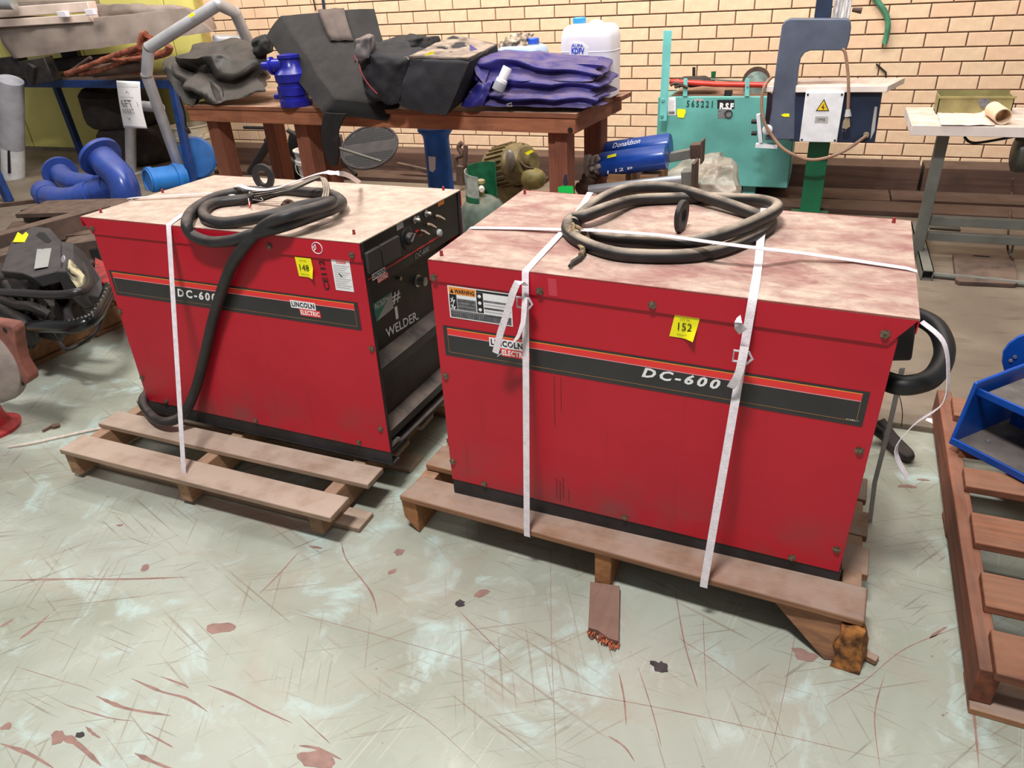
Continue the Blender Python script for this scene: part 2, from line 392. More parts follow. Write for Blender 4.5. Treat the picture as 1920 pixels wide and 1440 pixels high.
def text(s, o, r, u, m, parent, name='lettering', shear=0, bold=0, th=.0006, sp=1):
    """lettering fitted to the parallelogram o (bottom left), r (width vector), u (height vector)"""
    c = bpy.data.curves.new('t', 'FONT'); c.body = s; c.size = 1; c.shear = shear; c.space_character = sp; c.offset = bold; c.extrude = 0; c.resolution_u = 2
    ob = bpy.data.objects.new('t', c); COL.objects.link(ob)
    me = bpy.data.meshes.new_from_object(ob); bpy.data.objects.remove(ob)
    xs = [v.co.x for v in me.vertices]; ys = [v.co.y for v in me.vertices]
    x0, x1, y0, y1 = min(xs), max(xs), min(ys), max(ys)
    o, r, u = V(o), V(r), V(u); nn = r.cross(u).normalized()*th
    T = MW[parent].inverted()
    for v in me.vertices: v.co = T@(o+r*((v.co.x-x0)/(x1-x0))+u*((v.co.y-y0)/(y1-y0 or 1))+nn)
    me.materials.clear(); me.materials.append(m); me.name = name
    q = bpy.data.objects.new(name, me); COL.objects.link(q); q.parent = parent; MW[q] = MW[parent]
    return q
def patch(pts, m, parent, name, th=.0004, off=None):
    """thin flat print: polygon pts given counter-clockwise seen from outside"""
    pts = [V(p) for p in pts]; nn = V((0, 0, 0))
    for i in range(len(pts)): nn += (pts[i]-pts[0]).cross(pts[(i+1) % len(pts)]-pts[0])
    nn.normalize(); k = off if off is not None else 0
    return M().prism([p+nn*k for p in pts], nn*th).build(name, m, parent, smooth=False)
def soft(corners, name, m, parent=None, n_=22, rnd=.35, amp=.02, freq=4, seed=0, fold=None, flat_bottom=None, bench=False):
    """crumpled cloth volume: corners = bottom 4 + top 4, surface grid rounded and folded"""
    c = [V(q) for q in corners]; mm = M(); idx = {}; vs = []; fs = []
    sz = ((c[1]-c[0]).length+(c[3]-c[0]).length+(c[4]-c[0]).length)/3
    def mp(a, b, d):
        q = V((a*2-1, b*2-1, d*2-1)); L = max(abs(q.x), abs(q.y), abs(q.z)); 
        s_ = q.normalized()*L if q.length else q
        q = q.lerp(s_, rnd)
        a, b, d = (q.x+1)/2, (q.y+1)/2, (q.z+1)/2
        lo = (c[0]*(1-a)+c[1]*a)*(1-b)+(c[3]*(1-a)+c[2]*a)*b; hi = (c[4]*(1-a)+c[5]*a)*(1-b)+(c[7]*(1-a)+c[6]*a)*b
        return lo*(1-d)+hi*d
    cen = sum(c, V((0, 0, 0)))/8
    def vert(i, j, k):
        if (i, j, k) not in idx:
            p = mp(i/n_, j/n_, k/n_); d = (p-cen).normalized()
            q = (p+V((seed*3.7, seed*1.3, seed*2.1)))*freq
            wv = noise.fractal(q, .9, 2.1, 3)
            rg = 1-abs(noise.noise(q*1.3+V((5, 5, 5))))*2
            dd = wv*.6+rg*.5
            if fold: dd += fold(i/n_, j/n_, k/n_, p)
            p = p+d*amp*dd
            if bench:
                fy = 3.323-(p.x+1.049)*.0747
                if p.z < BZ+.001 and p.y > fy-.004:
                    if p.y-fy > (BZ-p.z)*.6 or p.z > BZ-.03: p.z = BZ+.001
                    else: p.y = fy-.006
            if flat_bottom is not None and p.z < flat_bottom: p.z = flat_bottom
            idx[(i, j, k)] = len(vs); vs.append(p)
        return idx[(i, j, k)]
    for a in range(n_):
        for b in range(n_):
            for sfc in range(6):
                if sfc == 0: q = [(a, b, 0), (a, b+1, 0), (a+1, b+1, 0), (a+1, b, 0)]
                elif sfc == 1: q = [(a, b, n_), (a+1, b, n_), (a+1, b+1, n_), (a, b+1, n_)]
                elif sfc == 2: q = [(a, 0, b), (a+1, 0, b), (a+1, 0, b+1), (a, 0, b+1)]
                elif sfc == 3: q = [(a, n_, b), (a, n_, b+1), (a+1, n_, b+1), (a+1, n_, b)]
                elif sfc == 4: q = [(0, a, b), (0, a, b+1), (0, a+1, b+1), (0, a+1, b)]
                else: q = [(n_, a, b), (n_, a+1, b), (n_, a+1, b+1), (n_, a, b+1)]
                fs.append(tuple(vert(*x) for x in q))
    if (c[1]-c[0]).cross(c[3]-c[0]).dot(c[4]-c[0]) < 0: fs = [f[::-1] for f in fs]
    mm.add(vs, fs); o = mm.build(name, m, parent)
    o.data.set_sharp_from_angle(angle=math.radians(75)); return o
FZ = .022     # top of the bare concrete apron behind the painted floor
D = 5.833     # plane of the back wall
#SETTING
fl = tag(M().box(-12, 4, -4, 2.40, -.08, 0).build('floor', FLOORM, smooth=False, loc=V((0, 0, 0))), None, kind='structure')
ap = tag(M().box(-12, 4, 2.40, 7.5, -.08, FZ).build('floor_apron', CONC, loc=V((0, 0, 0)), smooth=False, bevel=.006), 'bare tan concrete slab, one low step above the green floor', kind='structure')
# bare patches and gouges in the floor paint
def blob(px, py, rx, ry, ang=0, seed=0, jag=.25, n_=16):
    c = P(px, py, z=0); pts = []
    for i in range(n_):
        t = 2*math.pi*i/n_; k = 1+jag*noise.noise(V((math.cos(t)*1.7+seed, math.sin(t)*1.7, seed*.7)))*2
        x, y = rx*math.cos(t)*k, ry*math.sin(t)*k
        pts.append(V((c.x+x*math.cos(ang)-y*math.sin(ang), c.y+x*math.sin(ang)+y*math.cos(ang), .0002)))
    return pts
def gouge(pxs, wd, seed=0):
    pts = spline([P(x, y, z=0) for x, y in pxs], 7); L_, R_ = [], []
    for i, p in enumerate(pts):
        t = (pts[min(i+1, len(pts)-1)]-pts[max(i-1, 0)]).normalized(); sd = V((-t.y, t.x, 0))
        e = min(1, 4*min(i, len(pts)-1-i)/len(pts)+.15); k = wd*e*(.6+.9*abs(noise.noise(V((i*.9, seed, 0)))))
        L_.append(p+sd*k+V((0, 0, .0002))); R_.append(p-sd*k*.8+V((0, 0, .0002)))
    return L_, R_
g = M()
def addstrip(L_, R_):
    o = len(g.v); n_ = len(L_); g.add(L_+R_, [(i, i+n_, i+1+n_, i+1) for i in range(n_-1)])
for i, (pts, wd) in enumerate([([(0, 1089), (120, 1086), (240, 1086), (355, 1082)], .0045), ([(0, 1176), (14, 1168), (26, 1160)], .007), ([(36, 1199), (62, 1180), (92, 1153)], .006),
        ([(246, 1272), (300, 1296), (350, 1310), (390, 1335)], .004), ([(388, 1284), (440, 1304), (490, 1330), (548, 1356)], .0035), ([(180, 1305), (235, 1328), (320, 1342)], .005),
        ([(102, 1378), (140, 1392), (190, 1436)], .008), ([(0, 1394), (50, 1412), (100, 1440)], .005), ([(252, 1412), (285, 1428), (330, 1446)], .005), ([(300, 1268), (345, 1285), (352, 1290)], .003),
        ([(270, 1372), (300, 1388), (325, 1402)], .003), ([(160, 1362), (175, 1376), (188, 1384)], .004), ([(560, 1398), (595, 1404), (640, 1424)], .005),
        ([(1797, 1122), (1812, 1200), (1826, 1340), (1836, 1445)], .0032), ([(1743, 1198), (1760, 1185), (1776, 1175)], .005), ([(640, 1015), (650, 1050), (695, 1110), (708, 1156)], .003),
        ([(550, 1150), (690, 1186), (960, 1262)], .0012), ([(1265, 1100), (1282, 1200), (1302, 1270), (1308, 1290)], .0022), ([(1270, 1195), (1340, 1240), (1430, 1305)], .0013),
        ([(1545, 1325), (1620, 1278), (1700, 1215), (1820, 1168)], .0016), ([(1045, 1288), (1100, 1302), (1260, 1332), (1440, 1372), (1680, 1430)], .0013), ([(1160, 1260), (1170, 1310), (1174, 1360)], .003),
        ([(1196, 1250), (1222, 1330), (1240, 1400)], .002), ([(1032, 1000), (1034, 1200), (1044, 1440)], .0010), ([(860, 1145), (900, 1185), (960, 1245)], .002), ([(1140, 1380), (1170, 1400), (1190, 1428)], .003),
        ([(485, 1115), (525, 1075), (560, 1035)], .003), ([(120, 1320), (200, 1345), (250, 1352)], .0018), ([(1318, 1150), (1321, 1230), (1325, 1300)], .0012), ([(1500, 1130), (1480, 1250), (1440, 1440)], .0011),
        ([(1660, 1260), (1640, 1340), (1650, 1440)], .0016), ([(560, 1340), (620, 1395)], .0014), ([(700, 1290), (800, 1350), (900, 1440)], .0009), ([(30, 1250), (160, 1290)], .0010)]):
    addstrip(*gouge(pts, wd, i))
tag(g.build('paint_gouges', CHIP, fl, smooth=False), 'long reddish brown gouges in the green paint', kind='stuff')
for i, (x, y, rx, ry, an) in enumerate([(598, 1425, .048, .017, .1), (748, 1036, .014, .013, 0), (735, 1072, .013, .007, .9), (1508, 1228, .026, .018, -.1), (415, 1177, .034, .018, .35), (12, 1362, .012, .009, 0),
        (905, 1112, .02, .01, .9), (272, 1065, .011, .014, .4), (225, 985, .01, .005, .4), (590, 1026, .02, .006, .1), (108, 1382, .022, .012, -.4), (1730, 900, .016, .006, .2), (1700, 912, .028, .007, .2)]):
    patch(blob(x, y, rx, ry, an, i), CHIP, fl, 'paint_chip')
for i, (x, y, rx, ry) in enumerate([(1237, 1250, .018, .017), (862, 1132, .014, .012), (150, 1378, .01, .006)]):
    patch(blob(x, y, rx, ry, 0, i+40, .35), SCORCH, fl, 'oil_spot')
# brick wall
BX0, BZ0 = -2.70922, 1.19908
wall = tag(M().box(-12, 4, D+.009, D+.25, -.08, 3.2).build('wall_back', MORTAR, loc=V((0, D, 0)), smooth=False), None, kind='structure')
bl = []
for k in range(-14, 14):
    z1 = BZ0-.086*k; z0 = z1-.086+.008
    if z1 < .02: continue
    for j in range(-24, 24):
        u = j+(.5 if k % 2 else 0); x0 = BX0+.24*u+.004; x1 = x0+.232
        if x1 < -5.30 or x0 > 3: continue
        x0c = max(x0, -5.32)
        if x1-x0c < .05: continue
        c = V(((x0c+x1)/2, D, (z0+z1)/2)); d = c-CAM; dp = d.dot(FW); X = 960+F*d.dot(RT)/dp; Y = 720-F*d.dot(UP)/dp
        vis = -60 < X < 1980 and -18 < Y < 345
        bl.append((0 if vis else 1, d.length, c, x1-x0c, z1-z0))
bl.sort(key=lambda q: (q[0], q[1]))
def brick_mesh(wd, ht):
    m = M(); h = .003; a, b = wd/2, ht/2
    m.add([(-a, .012, -b), (a, .012, -b), (a, .012, b), (-a, .012, b), (-a, h, -b), (a, h, -b), (a, h, b), (-a, h, b), (-a+h, 0, -b+h), (a-h, 0, -b+h), (a-h, 0, b-h), (-a+h, 0, b-h)],
          [(0, 1, 5, 4), (1, 2, 6, 5), (2, 3, 7, 6), (3, 0, 4, 7), (4, 5, 9, 8), (5, 6, 10, 9), (6, 7, 11, 10), (7, 4, 8, 11), (8, 9, 10, 11)]); return m
cache = {}; rest = M()
for i, (vis, dd, c, wd, ht) in enumerate(bl):
    jit = random.uniform(-.0015, .0015)
    if i < 300 and vis == 0:
        key = round(wd, 3)
        if key not in cache:
            o = brick_mesh(wd, ht).build('brick', BRICK, wall, smooth=False, local=True); cache[key] = o
        else: o = cache[key].copy(); COL.objects.link(o)
        o.location = c-V((0, D, 0))+V((0, jit, 0))
    else:
        b = brick_mesh(wd, ht); rest.add([q+c+V((0, jit, 0)) for q in b.v], b.f)
tag(rest.build('far_bricks', BRICKJ, wall, smooth=False), None, kind='stuff')
# yellow boarded door on the left of the brickwork
dr = tag(M().box(-8.50, -5.345, D-.012, D+.006, FZ, 2.6).build('door_1', mat('door_backing', (120, 100, 50), .8), loc=V((-6.9, D, FZ)), smooth=False), 'pale yellow boarded door with vertical joints', kind='structure')
for a, b in ((-8.50, -8.09), (-8.075, -6.905), (-6.89, -5.73), (-5.715, -5.35)):
    M().box(a, b, D-.03, D-.012, FZ+.01, 2.6).build('door_panel', YELW, dr, bevel=.004)
M().box(-5.35, -5.29, D-.05, D+.006, FZ, 2.6).build('door_frame', mat('old_yellow_frame', (190, 168, 96), .6), dr)
M().box(-12, -5.6, D-.06, D-.03, FZ, FZ+.03).build('threshold', CONC, dr)
lb = M()
for k in range(-6, 14):
    z1 = BZ0-.086*k
    for j in range(-34, -23):
        x0 = BX0+.24*(j+(.5 if k % 2 else 0))
        if x0 < -8.52-.24 and z1 > .1: b = brick_mesh(.234, .08); lb.add([q+V((x0+.12, D, z1-.043)) for q in b.v], b.f)
tag(lb.build('end_bricks', mat('brown_brick', (150, 110, 92), .85, 0, .15, 6), wall, smooth=False), None, kind='stuff')
# ------------------------------------------------------------------ the two welding machines
L, WD, H = 1.02892, .57545, .69996
def frame(X, Y, a, zb, tx, ty):
    c, s_ = math.cos(a), math.sin(a)
    ex = V((c, s_, -tx)).normalized(); ez = V((tx*c-ty*s_, tx*s_+ty*c, 1)); ez -= ex*ez.dot(ex); ez.normalize(); ey = ez.cross(ex)
    return Matrix.Translation((X, Y, zb)) @ Matrix((ex, ey, ez)).transposed().to_4x4()
W1 = frame(-2.10479, 1.56799, -.02716, .12211+.001, .00275, .01522)
W2 = frame(-.83075, 1.46144, -.02932, .13413+.001, .02148, -.0256)
def loc(W, px, py, ax, val):
    Wi = W.inverted(); d = Wi.to_3x3()@ray(px, py); o = Wi@CAM; return o+d*((val-o[ax])/d[ax])
def on(W, p): return W@V(p)
def screw(parent, W, p, nrm, r=.0075):
    p = V(p); nrm = V(nrm); m = M(); m.lathe([(r*1.35, 0), (r*1.35, .0012), (r, .0015), (r, .0048), (r*.75, .006)], on(W, p), W.to_3x3()@nrm, 6 if r > .006 else 10)
    a = W.to_3x3()@nrm; b = a.orthogonal().normalized(); m.bar(on(W, p)+a*.0063-b*r*.6, on(W, p)+a*.0063+b*r*.6, .0014, .0008, a)
    return m.build('screw', SCREW, parent)
def welder(W, front, label, roofmat, case, data):
    """front: 1 = control end at x=L, 0 = control end at x=0"""
    T = thing('welding_machine', None, label, 'welder', mtx=W)
    w = lambda pts: [on(W, q) for q in pts]
    c0, c1 = case
    xb0, xb1 = (c0-.005, L) if front else (0, c1+.005)
    def bx(x0, x1, y0, y1, z0, z1): return M().hexa(w([(x0, y0, z0), (x1, y0, z0), (x1, y1, z0), (x0, y1, z0), (x0, y0, z1), (x1, y0, z1), (x1, y1, z1), (x0, y1, z1)]))
    # base channel rail, front and rear, with floor pan between
    b = M()
    for m in (bx(xb0, xb1, .003, .045, 0, .006), bx(xb0, xb1, .003, .008, .006, .052), bx(xb0, xb1, WD-.045, WD-.003, 0, .006), bx(xb0, xb1, WD-.008, WD-.003, .006, .052), bx(xb0, xb1, .008, WD-.008, .046, .052)):
        b.add(m.v, m.f)
    b.build('base_rail', BLACK, T, bevel=.0015)
    # side panels
    for y0, y1 in ((0, .003), (WD-.003, WD)):
        bx(c0, c1, y0, y1, .050, .655).build('side_panel', RED, T, bevel=.001)
    # inner core
    i0, i1 = (c0+.02, L-.05) if front else (.05, c1-.02)
    bx(i0, i1, .01, WD-.01, .054, .64).build('core_box', DARK, T)
    # roof: top plate, folded flanges with raked back corners
    r = M(); r.cur = 0; t = .0025
    def fl_(y0, y1):
        if front: pts = [(0, H), (L, H), (L, .648), (.036, .648)]
        else: pts = [(0, H), (L, H), (.986, .640), (0, .648)]
        r.prism(w([(x, y0, z) for x, z in pts]), W.to_3x3()@V((0, y1-y0, 0)))
    fl_(-.004, -.0005); fl_(WD+.0005, WD+.004)
    bk = [(0, -.004, H-.03), (0, WD+.004, H-.03), (0, WD+.004, H-.001), (0, -.004, H-.001)] if front else [(L, -.004, H-.03), (L, WD+.004, H-.03), (L, WD+.004, H-.001), (L, -.004, H-.001)]
    r.prism(w(bk), W.to_3x3()@V((.002 if front else -.002, 0, 0)))
    r.cur = 1; q = bx(0, L, -.004, WD+.004, H-.003, H); r.add(q.v, q.f)
    r.build('roof_cover', [RED, roofmat], T, smooth=False)
    # back panel with grille
    xk = c0 if front else c1; s_ = 1 if front else -1
    bx(min(xk, xk+s_*.01), max(xk, xk+s_*.01), .004, WD-.004, .052, .66).build('back_panel', BLACK, T)
    for k in range(7):
        z = .14+k*.035; bx(min(xk-s_*.004, xk), max(xk-s_*.004, xk), .10, WD-.10, z, z+.012).build('louvre', BLACK, T)
    # front structure, distances measured inwards from the control end
    X = (lambda d: L-d) if front else (lambda d: d)
    def fx(d0, d1, y0, y1, z0, z1): return bx(min(X(d0), X(d1)), max(X(d0), X(d1)), y0, y1, z0, z1)
    fx(0, .012, .003, .015, .05, H-.004).build('corner_post', BLACK, T); fx(0, .012, WD-.015, WD-.003, .05, H-.004).build('corner_post', BLACK, T)
    ctl = fx(.004, .05, .015, WD-.015, .566, H-.005).build('control_panel', PANEL, T)
    def wedge(da, za, db, zb, y0, y1, t_, name, m_=PANEL):
        return M().hexa(w([(X(da), y0, za-t_), (X(da), y1, za-t_), (X(db), y1, zb-t_), (X(db), y0, zb-t_), (X(da), y0, za), (X(da), y1, za), (X(db), y1, zb), (X(db), y0, zb)])).build(name, m_, T)
    wedge(.004, .566, .050, .545, .015, WD-.015, .004, 'lower_lip')
    out = fx(.052, .056, .015, WD-.015, .345, .546).build('output_panel', PANEL, T)
    wedge(.056, .345, .012, .315, .015, WD-.015, .004, 'vent_ledge')
    fx(.012, .016, .015, WD-.015, .285, .313).build('vent_lip', PANEL, T)
    fx(.075, .079, .015, WD-.015, .13, .31).build('vent_recess', DARK, T)
    wedge(.075, .135, .010, .108, .015, WD-.015, .004, 'vent_ledge')
    fx(.008, .012, .015, WD-.015, .082, .108).build('vent_lip', PANEL, T)
    fx(0, .03, -.001+.012, .06, .060, .070).build('door_catch', STEEL, T)
    # stripe film on the camera side
    sx0, sx1, sz0, sz1 = data['stripe']; y = -.0005
    st = patch(w([(sx0, y, sz0), (sx1, y, sz0), (sx1, y, sz1), (sx0, y, sz1)]), STRIPE, T, 'name_stripe', .0006)
    f = lambda x0, x1, z0, z1, k=.0007: w([(x0, y-k, z0), (x1, y-k, z0), (x1, y-k, z1), (x0, y-k, z1)])
    patch(f(sx0+.011, sx1-.012, sz1-.022, sz1-.008), MRED, st, 'red_line', .0003); patch(f(sx0+.011, sx1-.012, sz1-.0075, sz1-.0055), ORANGE, st, 'pin_line', .0003)
    patch(f(sx0+.011, sx1-.012, sz1-.0245, sz1-.0225), PINK, st, 'pin_line', .0003)
    patch(f(sx0+.011, sx1-.012, sz0+.010, sz0+.0108), GOLD, st, 'pin_line', .0003); patch(f(sx1-.0128, sx1-.012, sz0+.010, sz1-.022), GOLD, st, 'pin_line', .0003); patch(f(sx0+.011, sx0+.0118, sz0+.010, sz1-.022), GOLD, st, 'pin_line', .0003)
    a0, a1, b0, b1 = data['model']
    text('DC-600', on(W, (a0, y-.001, b0)), W.to_3x3()@V((a1-a0, 0, 0)), W.to_3x3()@V((0, 0, b1-b0)), WHITE, st, shear=.25, bold=.035, sp=1.35)
    lx, lz, ls = data['logo']
    def logo(o, r_, u_, par):   # white word over a red word, on offset plates
        o, r_, u_ = V(o), V(r_), V(u_); nn = r_.cross(u_).normalized()
        e = lambda a, b: o+r_*a+u_*b
        patch([e(.30, -.02)+nn*.0002, e(1.0, -.02)+nn*.0002, e(1.0, .46)+nn*.0002, e(.26, .46)+nn*.0002], MRED, par, 'logo_plate', .0002)
        patch([e(0, .46)+nn*.0003, e(.85, .46)+nn*.0003, e(.87, .52)+nn*.0003, e(.87, .94)+nn*.0003, e(.85, 1)+nn*.0003, e(0, 1)+nn*.0003], WHITE, par, 'logo_plate', .0002)
        text('LINCOLN', e(.04, .55)+nn*.0004, r_*.79, u_*.37, INK, par, bold=.04, th=.0003, sp=1.1); text('ELECTRIC', e(.31, .05)+nn*.0004, r_*.65, u_*.34, WHITE, par, bold=.04, th=.0003, sp=1.1)
    logo(on(W, (lx, y-.0008, lz)), W.to_3x3()@V((ls, 0, 0)), W.to_3x3()@V((0, 0, ls*.43)), st)
    for x, z in data['screws']: screw(T, W, (x, -.004 if z > .64 else 0, z), (0, -1, 0))
    for x, z in data['screws'][:4]: screw(T, W, (x, WD+.004 if z > .64 else WD, z), (0, 1, 0))
    for x, yy in data['studs']:
        M().lathe([(.0045, 0), (.0045, .005), (.003, .006), (.004, .008), (.004, .012), (.002, .013)], on(W, (x, yy, H)), W.to_3x3()@V((0, 0, 1)), 8).build('cover_stud', mat('dull_red_stud', (150, 40, 44), .6), T)
    # lifting eye: thick plate with a hole, standing across the roof slot
    ex, ey, ang, es = data['eye']; mm = M(); ring_ = []; K = 20
    R = W.to_3x3(); dr_ = R@V((math.cos(ang), math.sin(ang), 0)); nr = R@V((-math.sin(ang), math.cos(ang), 0)); upv = R@V((0, 0, 1)); c = on(W, (ex, ey, H+.044*es))
    outer = []; inner = []
    for k in range(K):
        a = 2*math.pi*k/K; ca, sa = math.cos(a), math.sin(a); outer.append(c+(dr_*ca*.036+upv*(sa*.034 if sa > 0 else sa*.046))*es); inner.append(c+(dr_*ca*.017+upv*(sa*.014 if sa > 0 else sa*.026))*es)
    vs = [p-nr*.006 for p in outer]+[p-nr*.006 for p in inner]+[p+nr*.006 for p in outer]+[p+nr*.006 for p in inner]; fs = []
    for k in range(K):
        l = (k+1) % K; fs += [(k, l, K+l, K+k), (2*K+l, 2*K+k, 3*K+k, 3*K+l), (l, k, 2*K+k, 2*K+l), (K+k, K+l, 3*K+l, 3*K+k)]
    mm.add(vs, fs).build('lifting_eye', BLACK, T, bevel=.001)
    return T, ctl, out, logo
scr1 = [(.042, .666), (.731, .668), (1.002, .666), (.042, .387), (1.018, .395), (.045, .142), (.127, .062), (.519, .062), (.918, .063), (1.006, .129)]
scr2 = [(.012, .657), (.28, .657), (.534, .659), (.978, .662), (.014, .386), (.008, .113), (.1, .060), (.495, .061), (.898, .060), (.986, .115), (.983, .39)]
m1, ctl1, out1, logo1 = welder(W1, 1, 'red welding machine on the left, two-word name stripe, yellow tag reading 148', ROOF1, (.034, L), dict(stripe=(.05, .993, .4475, .5305), model=(.325, .484, .472, .500), logo=(.762, .469, .10),
    screws=scr1, studs=[(.022, .308), (.97, .062), (.977, .560), (.03, .05)], eye=(.365, .43, .15, 1.1)))
m2, ctl2, out2, logo2 = welder(W2, 0, 'red welding machine on the right with two front straps and tag reading 152', ROOF2, (0, 1.002), dict(stripe=(.021, .977, .449, .531), model=(.519, .690, .480, .506), logo=(.145, .474, .105),
    screws=scr2, studs=[(.02, .543), (.02, .028), (.99, .55)], eye=(.515, .345, 1.42, 1.0)))
def face(W, x0, x1, z0, z1, k): return [on(W, q) for q in ((x0, -k, z0), (x1, -k, z0), (x1, -k, z1), (x0, -k, z1))]
def ftext(W, s, x0, x1, z0, z1, m, par, k=.001, **kw): return text(s, on(W, (x0, -k, z0)), W.to_3x3()@V((x1-x0, 0, 0)), W.to_3x3()@V((0, 0, z1-z0)), m, par, **kw)
# yellow lot tags, corners slightly curled
for W, T, x0, x1, z0, z1, s, tilt in ((W2, m2, .580, .632, .591, .643, '152', .006), (W1, m1, .810, .864, .588, .643, '148', -.002)):
    a = V(on(W, (x0-tilt, -.0012, z0))); b = V(on(W, (x1-tilt, -.0012, z0))); c = V(on(W, (x1+tilt*.4, -.0012, z1))); d = V(on(W, (x0+tilt*.4, -.0012, z1)))
    nn = W.to_3x3()@V((0, -1, 0)); m = M(); N = 6
    for i in range(N+1):
        for j in range(N+1):
            p = lerp(lerp(a, b, i/N), lerp(d, c, i/N), j/N); cu = max(0, (i/N-.6))*max(0, .5-j/N)*.06; m.v.append(p+nn*(.0005+cu))
    m.f = [(i*(N+1)+j, (i+1)*(N+1)+j, (i+1)*(N+1)+j+1, i*(N+1)+j+1) for i in range(N) for j in range(N)]; m.mi = [0]*len(m.f)
    tg = m.build('lot_tag', YEL, T); tag(tg, 'yellow tag reading '+s)
    ftext(W, s, x0+.011, x1-.012, z0+.018, z0+.036, INK, tg, .0026, th=.0008)
    ftext(W, 'LOT No.', x0+.014, x1-.016, z1-.010, z1-.006, INK, tg, .0026); ftext(W, 'Auction Centre', x0+.010, x1-.012, z0+.006, z0+.010, INK, tg, .0026)
# warning sign, right machine
x0, x1, z0, z1 = .044, .209, .556, .640
wl = patch(face(W2, x0, x1, z0, z1, .0005), WHITE, m2, 'warning_label', .0005); tag(wl, 'black and white warning label with orange heading')
def fp(x0, x1, z0, z1, m, par, k=.0012, W=W2, nm='print_block'): return patch(face(W, x0, x1, z0, z1, k), m, par, nm, .0002)
fp(x0+.003, x0+.073, z1-.021, z1-.003, ORANGE, wl); ftext(W2, 'WARNING', x0+.018, x0+.070, z1-.018, z1-.007, INK, wl, .0015, bold=.02)
patch([on(W2, q) for q in ((x0+.006, -.0016, z1-.018), (x0+.016, -.0016, z1-.018), (x0+.011, -.0016, z1-.007))], INK, wl, 'hazard_triangle', .0002)
fp(x0+.003, x0+.022, z0+.024, z1-.022, INK, wl); fp(x0+.023, x0+.073, z0+.024, z1-.031, GREYP, wl)
for zz in (z1-.037, z1-.054):   # small jumping figures
    s2 = M()
    for a, b in (((.006, .004), (.016, -.004)), ((.011, .001), (.012, .008)), ((.012, -.002), (.018, .001)), ((.010, .000), (.006, -.006)), ((.012, -.001), (.014, -.008))):
        s2.bar(on(W2, (x0+a[0], -.0016, zz+a[1])), on(W2, (x0+b[0], -.0016, zz+b[1])), .0018, .0004, W2.to_3x3()@V((0, -1, 0)))
    s2.build('figure_print', WHITE, wl)
fp(x0+.075, x1-.003, z1-.008, z1-.003, INK, wl); fp(x0+.075, x0+.092, z0+.024, z1-.009, INK, wl)
for k in range(3):
    fp(x0+.093, x1-.003, z1-.033-k*.018+.002, z1-.026-k*.018, GREYP, wl); c = on(W2, (x0+.083, -.0016, z1-.018-k*.017))
    M().sphere(c, .0045, (1, .05, 1), 8).build('figure_print', WHITE, wl)
fp(x0+.003, x1-.003, z0+.003, z0+.022, GREYP, wl)
for k in range(9):
    ftext(W2, 'IIIIIIIIIIIIIIIIIIIIIIIIIIIIIII', x0+.005 if k < 3 else x0+(.026 if k < 6 else .096), x1-.006 if (k < 3 or k > 5) else x0+.070, z0+(.005+k*.005 if k < 3 else .028+(k % 3)*.009), z0+(.0075+k*.005 if k < 3 else .031+(k % 3)*.009), INK, wl, .0015)
ftext(W2, 'S1981-1', .945, .968, .4605, .4635, WHITE, m2, .0016)
for x, z0_, z1_, w_ in ((.311, .07, .135, .0016), (.320, .065, .13, .0022), (.329, .075, .142, .0018), (.345, .065, .11, .0012), (.309, .30, .44, .0012), (.326, .34, .44, .001)):
    patch(face(W2, x, x+w_, z0_, z1_, .0002), mat('dried_oil_drip', (84, 14, 26), .5), m2, 'oil_drip', .0003)
M().hexa([on(W2, q) for q in ((.302, -.0046, .650), (.322, -.0046, .650), (.322, -.0040, .650), (.302, -.0040, .650), (.300, -.0046, .690), (.320, -.0046, .690), (.320, -.0040, .690), (.300, -.0040, .690))]).build('tape_residue', mat('tape_residue', (196, 60, 78), .7), m2)
# service label, CE112 and circled 27, left machine
sl = patch(face(W1, .929, .988, .560, .650, .0005), WHITE, m1, 'service_label', .0005); tag(sl, 'white service label with small print and a red heading')
fp(.945, .975, .638, .645, MRED, sl, .0012, W1); ftext(W1, 'SERVICE', .947, .973, .6395, .6435, WHITE, sl, .0015)
for k in range(11): ftext(W1, ('llnllmnlinlnlm' if k % 2 else 'nlmllnlnllnml'), .934, .984-(k % 3)*.008, .630-k*.0062, .633-k*.0062, GREYP, sl, .0013)
M().bar(on(W1, (.948, -.0014, .609)), on(W1, (.957, -.0014, .600)), .003, .0004, W1.to_3x3()@V((0, -1, 0))).build('pen_mark', INK, sl)
text('CE112', on(W1, (.909, -.0006, .556)), W1.to_3x3()@V((-.004, 0, .086)), W1.to_3x3()@V((-.018, 0, -.001)), INK, m1, 'lettering', bold=.015)
cp_ = []; 
for k in range(28): a = 2*math.pi*k/28; cp_.append(on(W1, (.893+.0165*math.cos(a), -.0046, .676+.0155*math.sin(a))))
M().tube(cp_, .0011, 6, closed=True).build('painted_circle', WHITE, m1)
text('27', on(W1, (.884, -.0062, .668)), W1.to_3x3()@V((.012, 0, .009)), W1.to_3x3()@V((-.005, 0, .011)), WHITE, m1, bold=.03)
